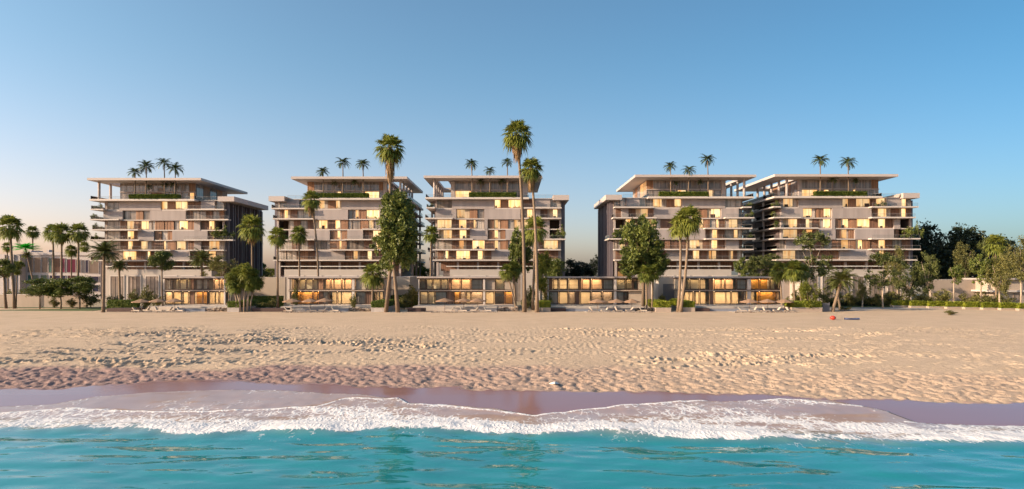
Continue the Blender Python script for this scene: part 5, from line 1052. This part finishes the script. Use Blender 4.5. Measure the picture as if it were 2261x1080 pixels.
# planting on the towers: terrace hedges, roof palms, balcony shrubs
TW = ['leftmost tower', 'second tower', 'middle tower', 'fourth tower', 'rightmost tower']
HG = [(565, 1150), (495, 1045), (545, 1030), (690, 1190), (800, 1335)]
for i, (a, b_) in enumerate(HG):
    t = TOWERS[i]; D_ = t['D']; h = leafbox('terrace_hedge', t['xs'](a), t['xs'](b_), D_ - .05, D_ + 1.5, 35.52, 37.0, 'hedge', 400 + i, 40, .24)
    tag(h, f'planted hedge along the top terrace of the {TW[i]}', 'hedge', 'terrace hedges on the towers')
RP = [[(298, 381, 17), (323, 368, 20), (362, 361, 18), (387, 373, 20)], [(713, 380, 16), (757, 359, 19), (801, 363, 18)], [(1041, 363, 17), (1081, 377, 15), (1120, 359, 15)], [(1480, 368, 16), (1521, 376, 17), (1562, 353, 19)], [(1811, 355, 20), (1872, 359, 20)]]
NTH = {4: ['first', 'second', 'third', 'fourth'], 3: ['left', 'middle', 'right'], 2: ['left', 'right']}
for i, lst in enumerate(RP):
    D_ = TOWERS[i]['D']
    for k, (a, b_, c) in enumerate(lst):
        palm('roof', a, b_, c, a + vr.uniform(-2, 2), D_ + .9, f'{NTH[len(lst)][k]} of the {len(lst)} palms on the top terrace of the {TW[i]}', 0, 35.5, .1, .21, .15, 'palms on the top terraces')
SM = [[(329, 413, 9), (364, 408, 10), (381, 408, 10)], [(738, 405, 9), (783, 402, 10)], [(1061, 402, 11), (1108, 400, 11)], [(1492, 405, 9), (1546, 402, 9)], [(1839, 396, 13), (1889, 400, 9)]]
for i, lst in enumerate(SM):
    D_ = TOWERS[i]['D']
    for k, (a, b_, c) in enumerate(lst):
        palm('roof', a, b_, c, a, D_ + 2.6, f'{NTH[3][k] if len(lst) == 3 else NTH[2][k]} small palm under the roof of the {TW[i]}', 0, 35.5, 0, .12, .09, 'small palms under the roofs', nm='small_terrace_palm')
BS = [(217, 454, 9, 0, 6, 'on the topmost left balcony'), (212, 476, 9, 0, 5, 'on the second left balcony'), (215, 497, 8, 0, 4, 'on the third left balcony'), (213, 519, 7, 0, 3, 'on the fourth left balcony'), (485, 512, 15, 0, 3, 'in the open corner loggia'), (503, 506, 13, 0, 3, 'at the outer edge of the corner loggia'),
      (951, 455, 8, 2, 6, 'on the topmost left balcony'), (1229, 512, 10, 2, 3, 'inside the corner loggia'), (1243, 500, 8, 2, 3, 'at the right edge of the corner loggia'), (1652, 451, 9, 3, 6, 'on the topmost right balcony'), (1655, 470, 9, 3, 5, 'on the second right balcony'), (1657, 517, 8, 3, 3, 'on the lower right balcony'), (1362, 512, 13, 3, 3, 'in the open corner loggia'), (1375, 505, 11, 3, 3, 'inside the loggia beside the lit window'),
      (1713, 449, 10, 4, 6, 'on the topmost left balcony'), (1712, 470, 9, 4, 5, 'on the second left balcony'), (1714, 490, 9, 4, 4, 'on the third left balcony'), (1945, 449, 10, 4, 6, 'at the left end of the upper right balcony'), (1998, 506, 14, 4, 3, 'in the open corner loggia'), (2012, 503, 11, 4, 3, 'at the right end of the loggia balcony'), (2029, 492, 8, 4, 3, 'tall one at the far right balcony tip')]
for (a, b_, c, ti, fl, lb) in BS:
    D_ = TOWERS[ti]['D']; shrub(a, b_, c, D_ + 1.2, f'potted shrub {lb} of the {TW[ti]}', 'pot', FZ[fl] + .07, 'balcony_shrub', 'balcony shrubs on the towers')

# ------------------------------------------------------------------ small things on the sand
D_ = F * (CH - 1.12) / (706 - HY); b = MB(); x_ = X(1839, D_); R = 6.3 * D_ / F
for i in range(9):
    th0 = math.pi * i / 8
    for j in range(16):
        ph = 6.2832 * j / 16; b.v.append((x_ + R * math.sin(th0) * math.cos(ph), D_ + R * math.sin(th0) * math.sin(ph), 1.1 + R * .74 * (1 - math.cos(th0)) * (1 - .06 * math.sin(th0))))
for i in range(8):
    for j in range(16): b.f.append((i * 16 + j, (i + 1) * 16 + j, (i + 1) * 16 + (j + 1) % 16, i * 16 + (j + 1) % 16)); b.m.append((j // 2) % 4 == 3 and 1 or 0)
M['red'] = mat('red_vinyl', (0.50, 0.05, 0.03), 0.35, 0.1); M['red2'] = mat('dark_red_vinyl', (0.33, 0.04, 0.03), 0.35, 0.1)
tag(b.build('beach_ball', [M['red'], M['red2']], smooth=True), 'slightly squashed red beach ball lying on the dry sand', 'ball')
M['kay'] = mat('kayak_blue', (0.10, 0.13, 0.24), 0.45, 0.2); M['kay2'] = mat('kayak_seat', (0.03, 0.03, 0.045), 0.7, 0.1)
D_ = F * (CH - 1.12) / (706 - HY); x_ = X(1881, D_); r = empty('kayak', (x_, D_, 1.1), 'blue kayak lying on the dry sand beside the red ball', 'kayak')
b = MB(); L = 1.55; ns = 12
for i in range(ns + 1):
    t = -1 + 2 * i / ns; w = .36 * (1 - abs(t) ** 2.4) + .012; h = .20 + .03 * abs(t) ** 2
    for (u, z) in ((-1, .6), (-.75, .1), (0, 0), (.75, .1), (1, .6), (.6, 1.0), (0, 1.12), (-.6, 1.0)): b.v.append((x_ + t * L, D_ + u * w, 1.1 + z * h * 1.5 + .03 * abs(t) ** 3))
for i in range(ns):
    for j in range(8): a = i * 8 + j; c = i * 8 + (j + 1) % 8; b.f.append((a, c, c + 8, a + 8)); b.m.append(0)
b.f.append(tuple(range(8))); b.f.append(tuple(range(ns * 8 + 7, ns * 8 - 1, -1))); b.m += [0, 0]
hu = b.build('hull', M['kay'], r, smooth=True)
MB().box(x_ - .35, x_ + .3, D_ - .2, D_ + .2, 1.3, 1.44).build('seat', M['kay2'], r); MB().tube([(x_ - 1.0, D_ - .5, 1.36), (x_ + .7, D_ - .1, 1.46)], .03, 6).build('paddle', M['kay2'], r)
D_ = float(D_of(848)); x_ = X(1224, D_); b = MB(); ns = 10
for i in range(ns + 1):
    t = -1 + 2 * i / ns; w = .42 * (1 - abs(t) ** 2) ** .5 + .02
    for (u, z) in ((-1, .05), (0, 0), (1, .05), (0, .16)): b.v.append((x_ + t * .44, D_ + u * w * 1.1, float(zbeach(D_)) + .02 + z * (1.3 - abs(t))))
for i in range(ns):
    for j in range(4): a = i * 4 + j; c = i * 4 + (j + 1) % 4; b.f.append((a, c, c + 4, a + 4)); b.m.append(0)
b.f.append((3, 2, 1, 0)); b.f.append(tuple(ns * 4 + j for j in range(4))); b.m += [0, 0]
tag(b.build('bodyboard', M['white'], smooth=True), 'small white board lying on the dented damp sand near the water', 'bodyboard')
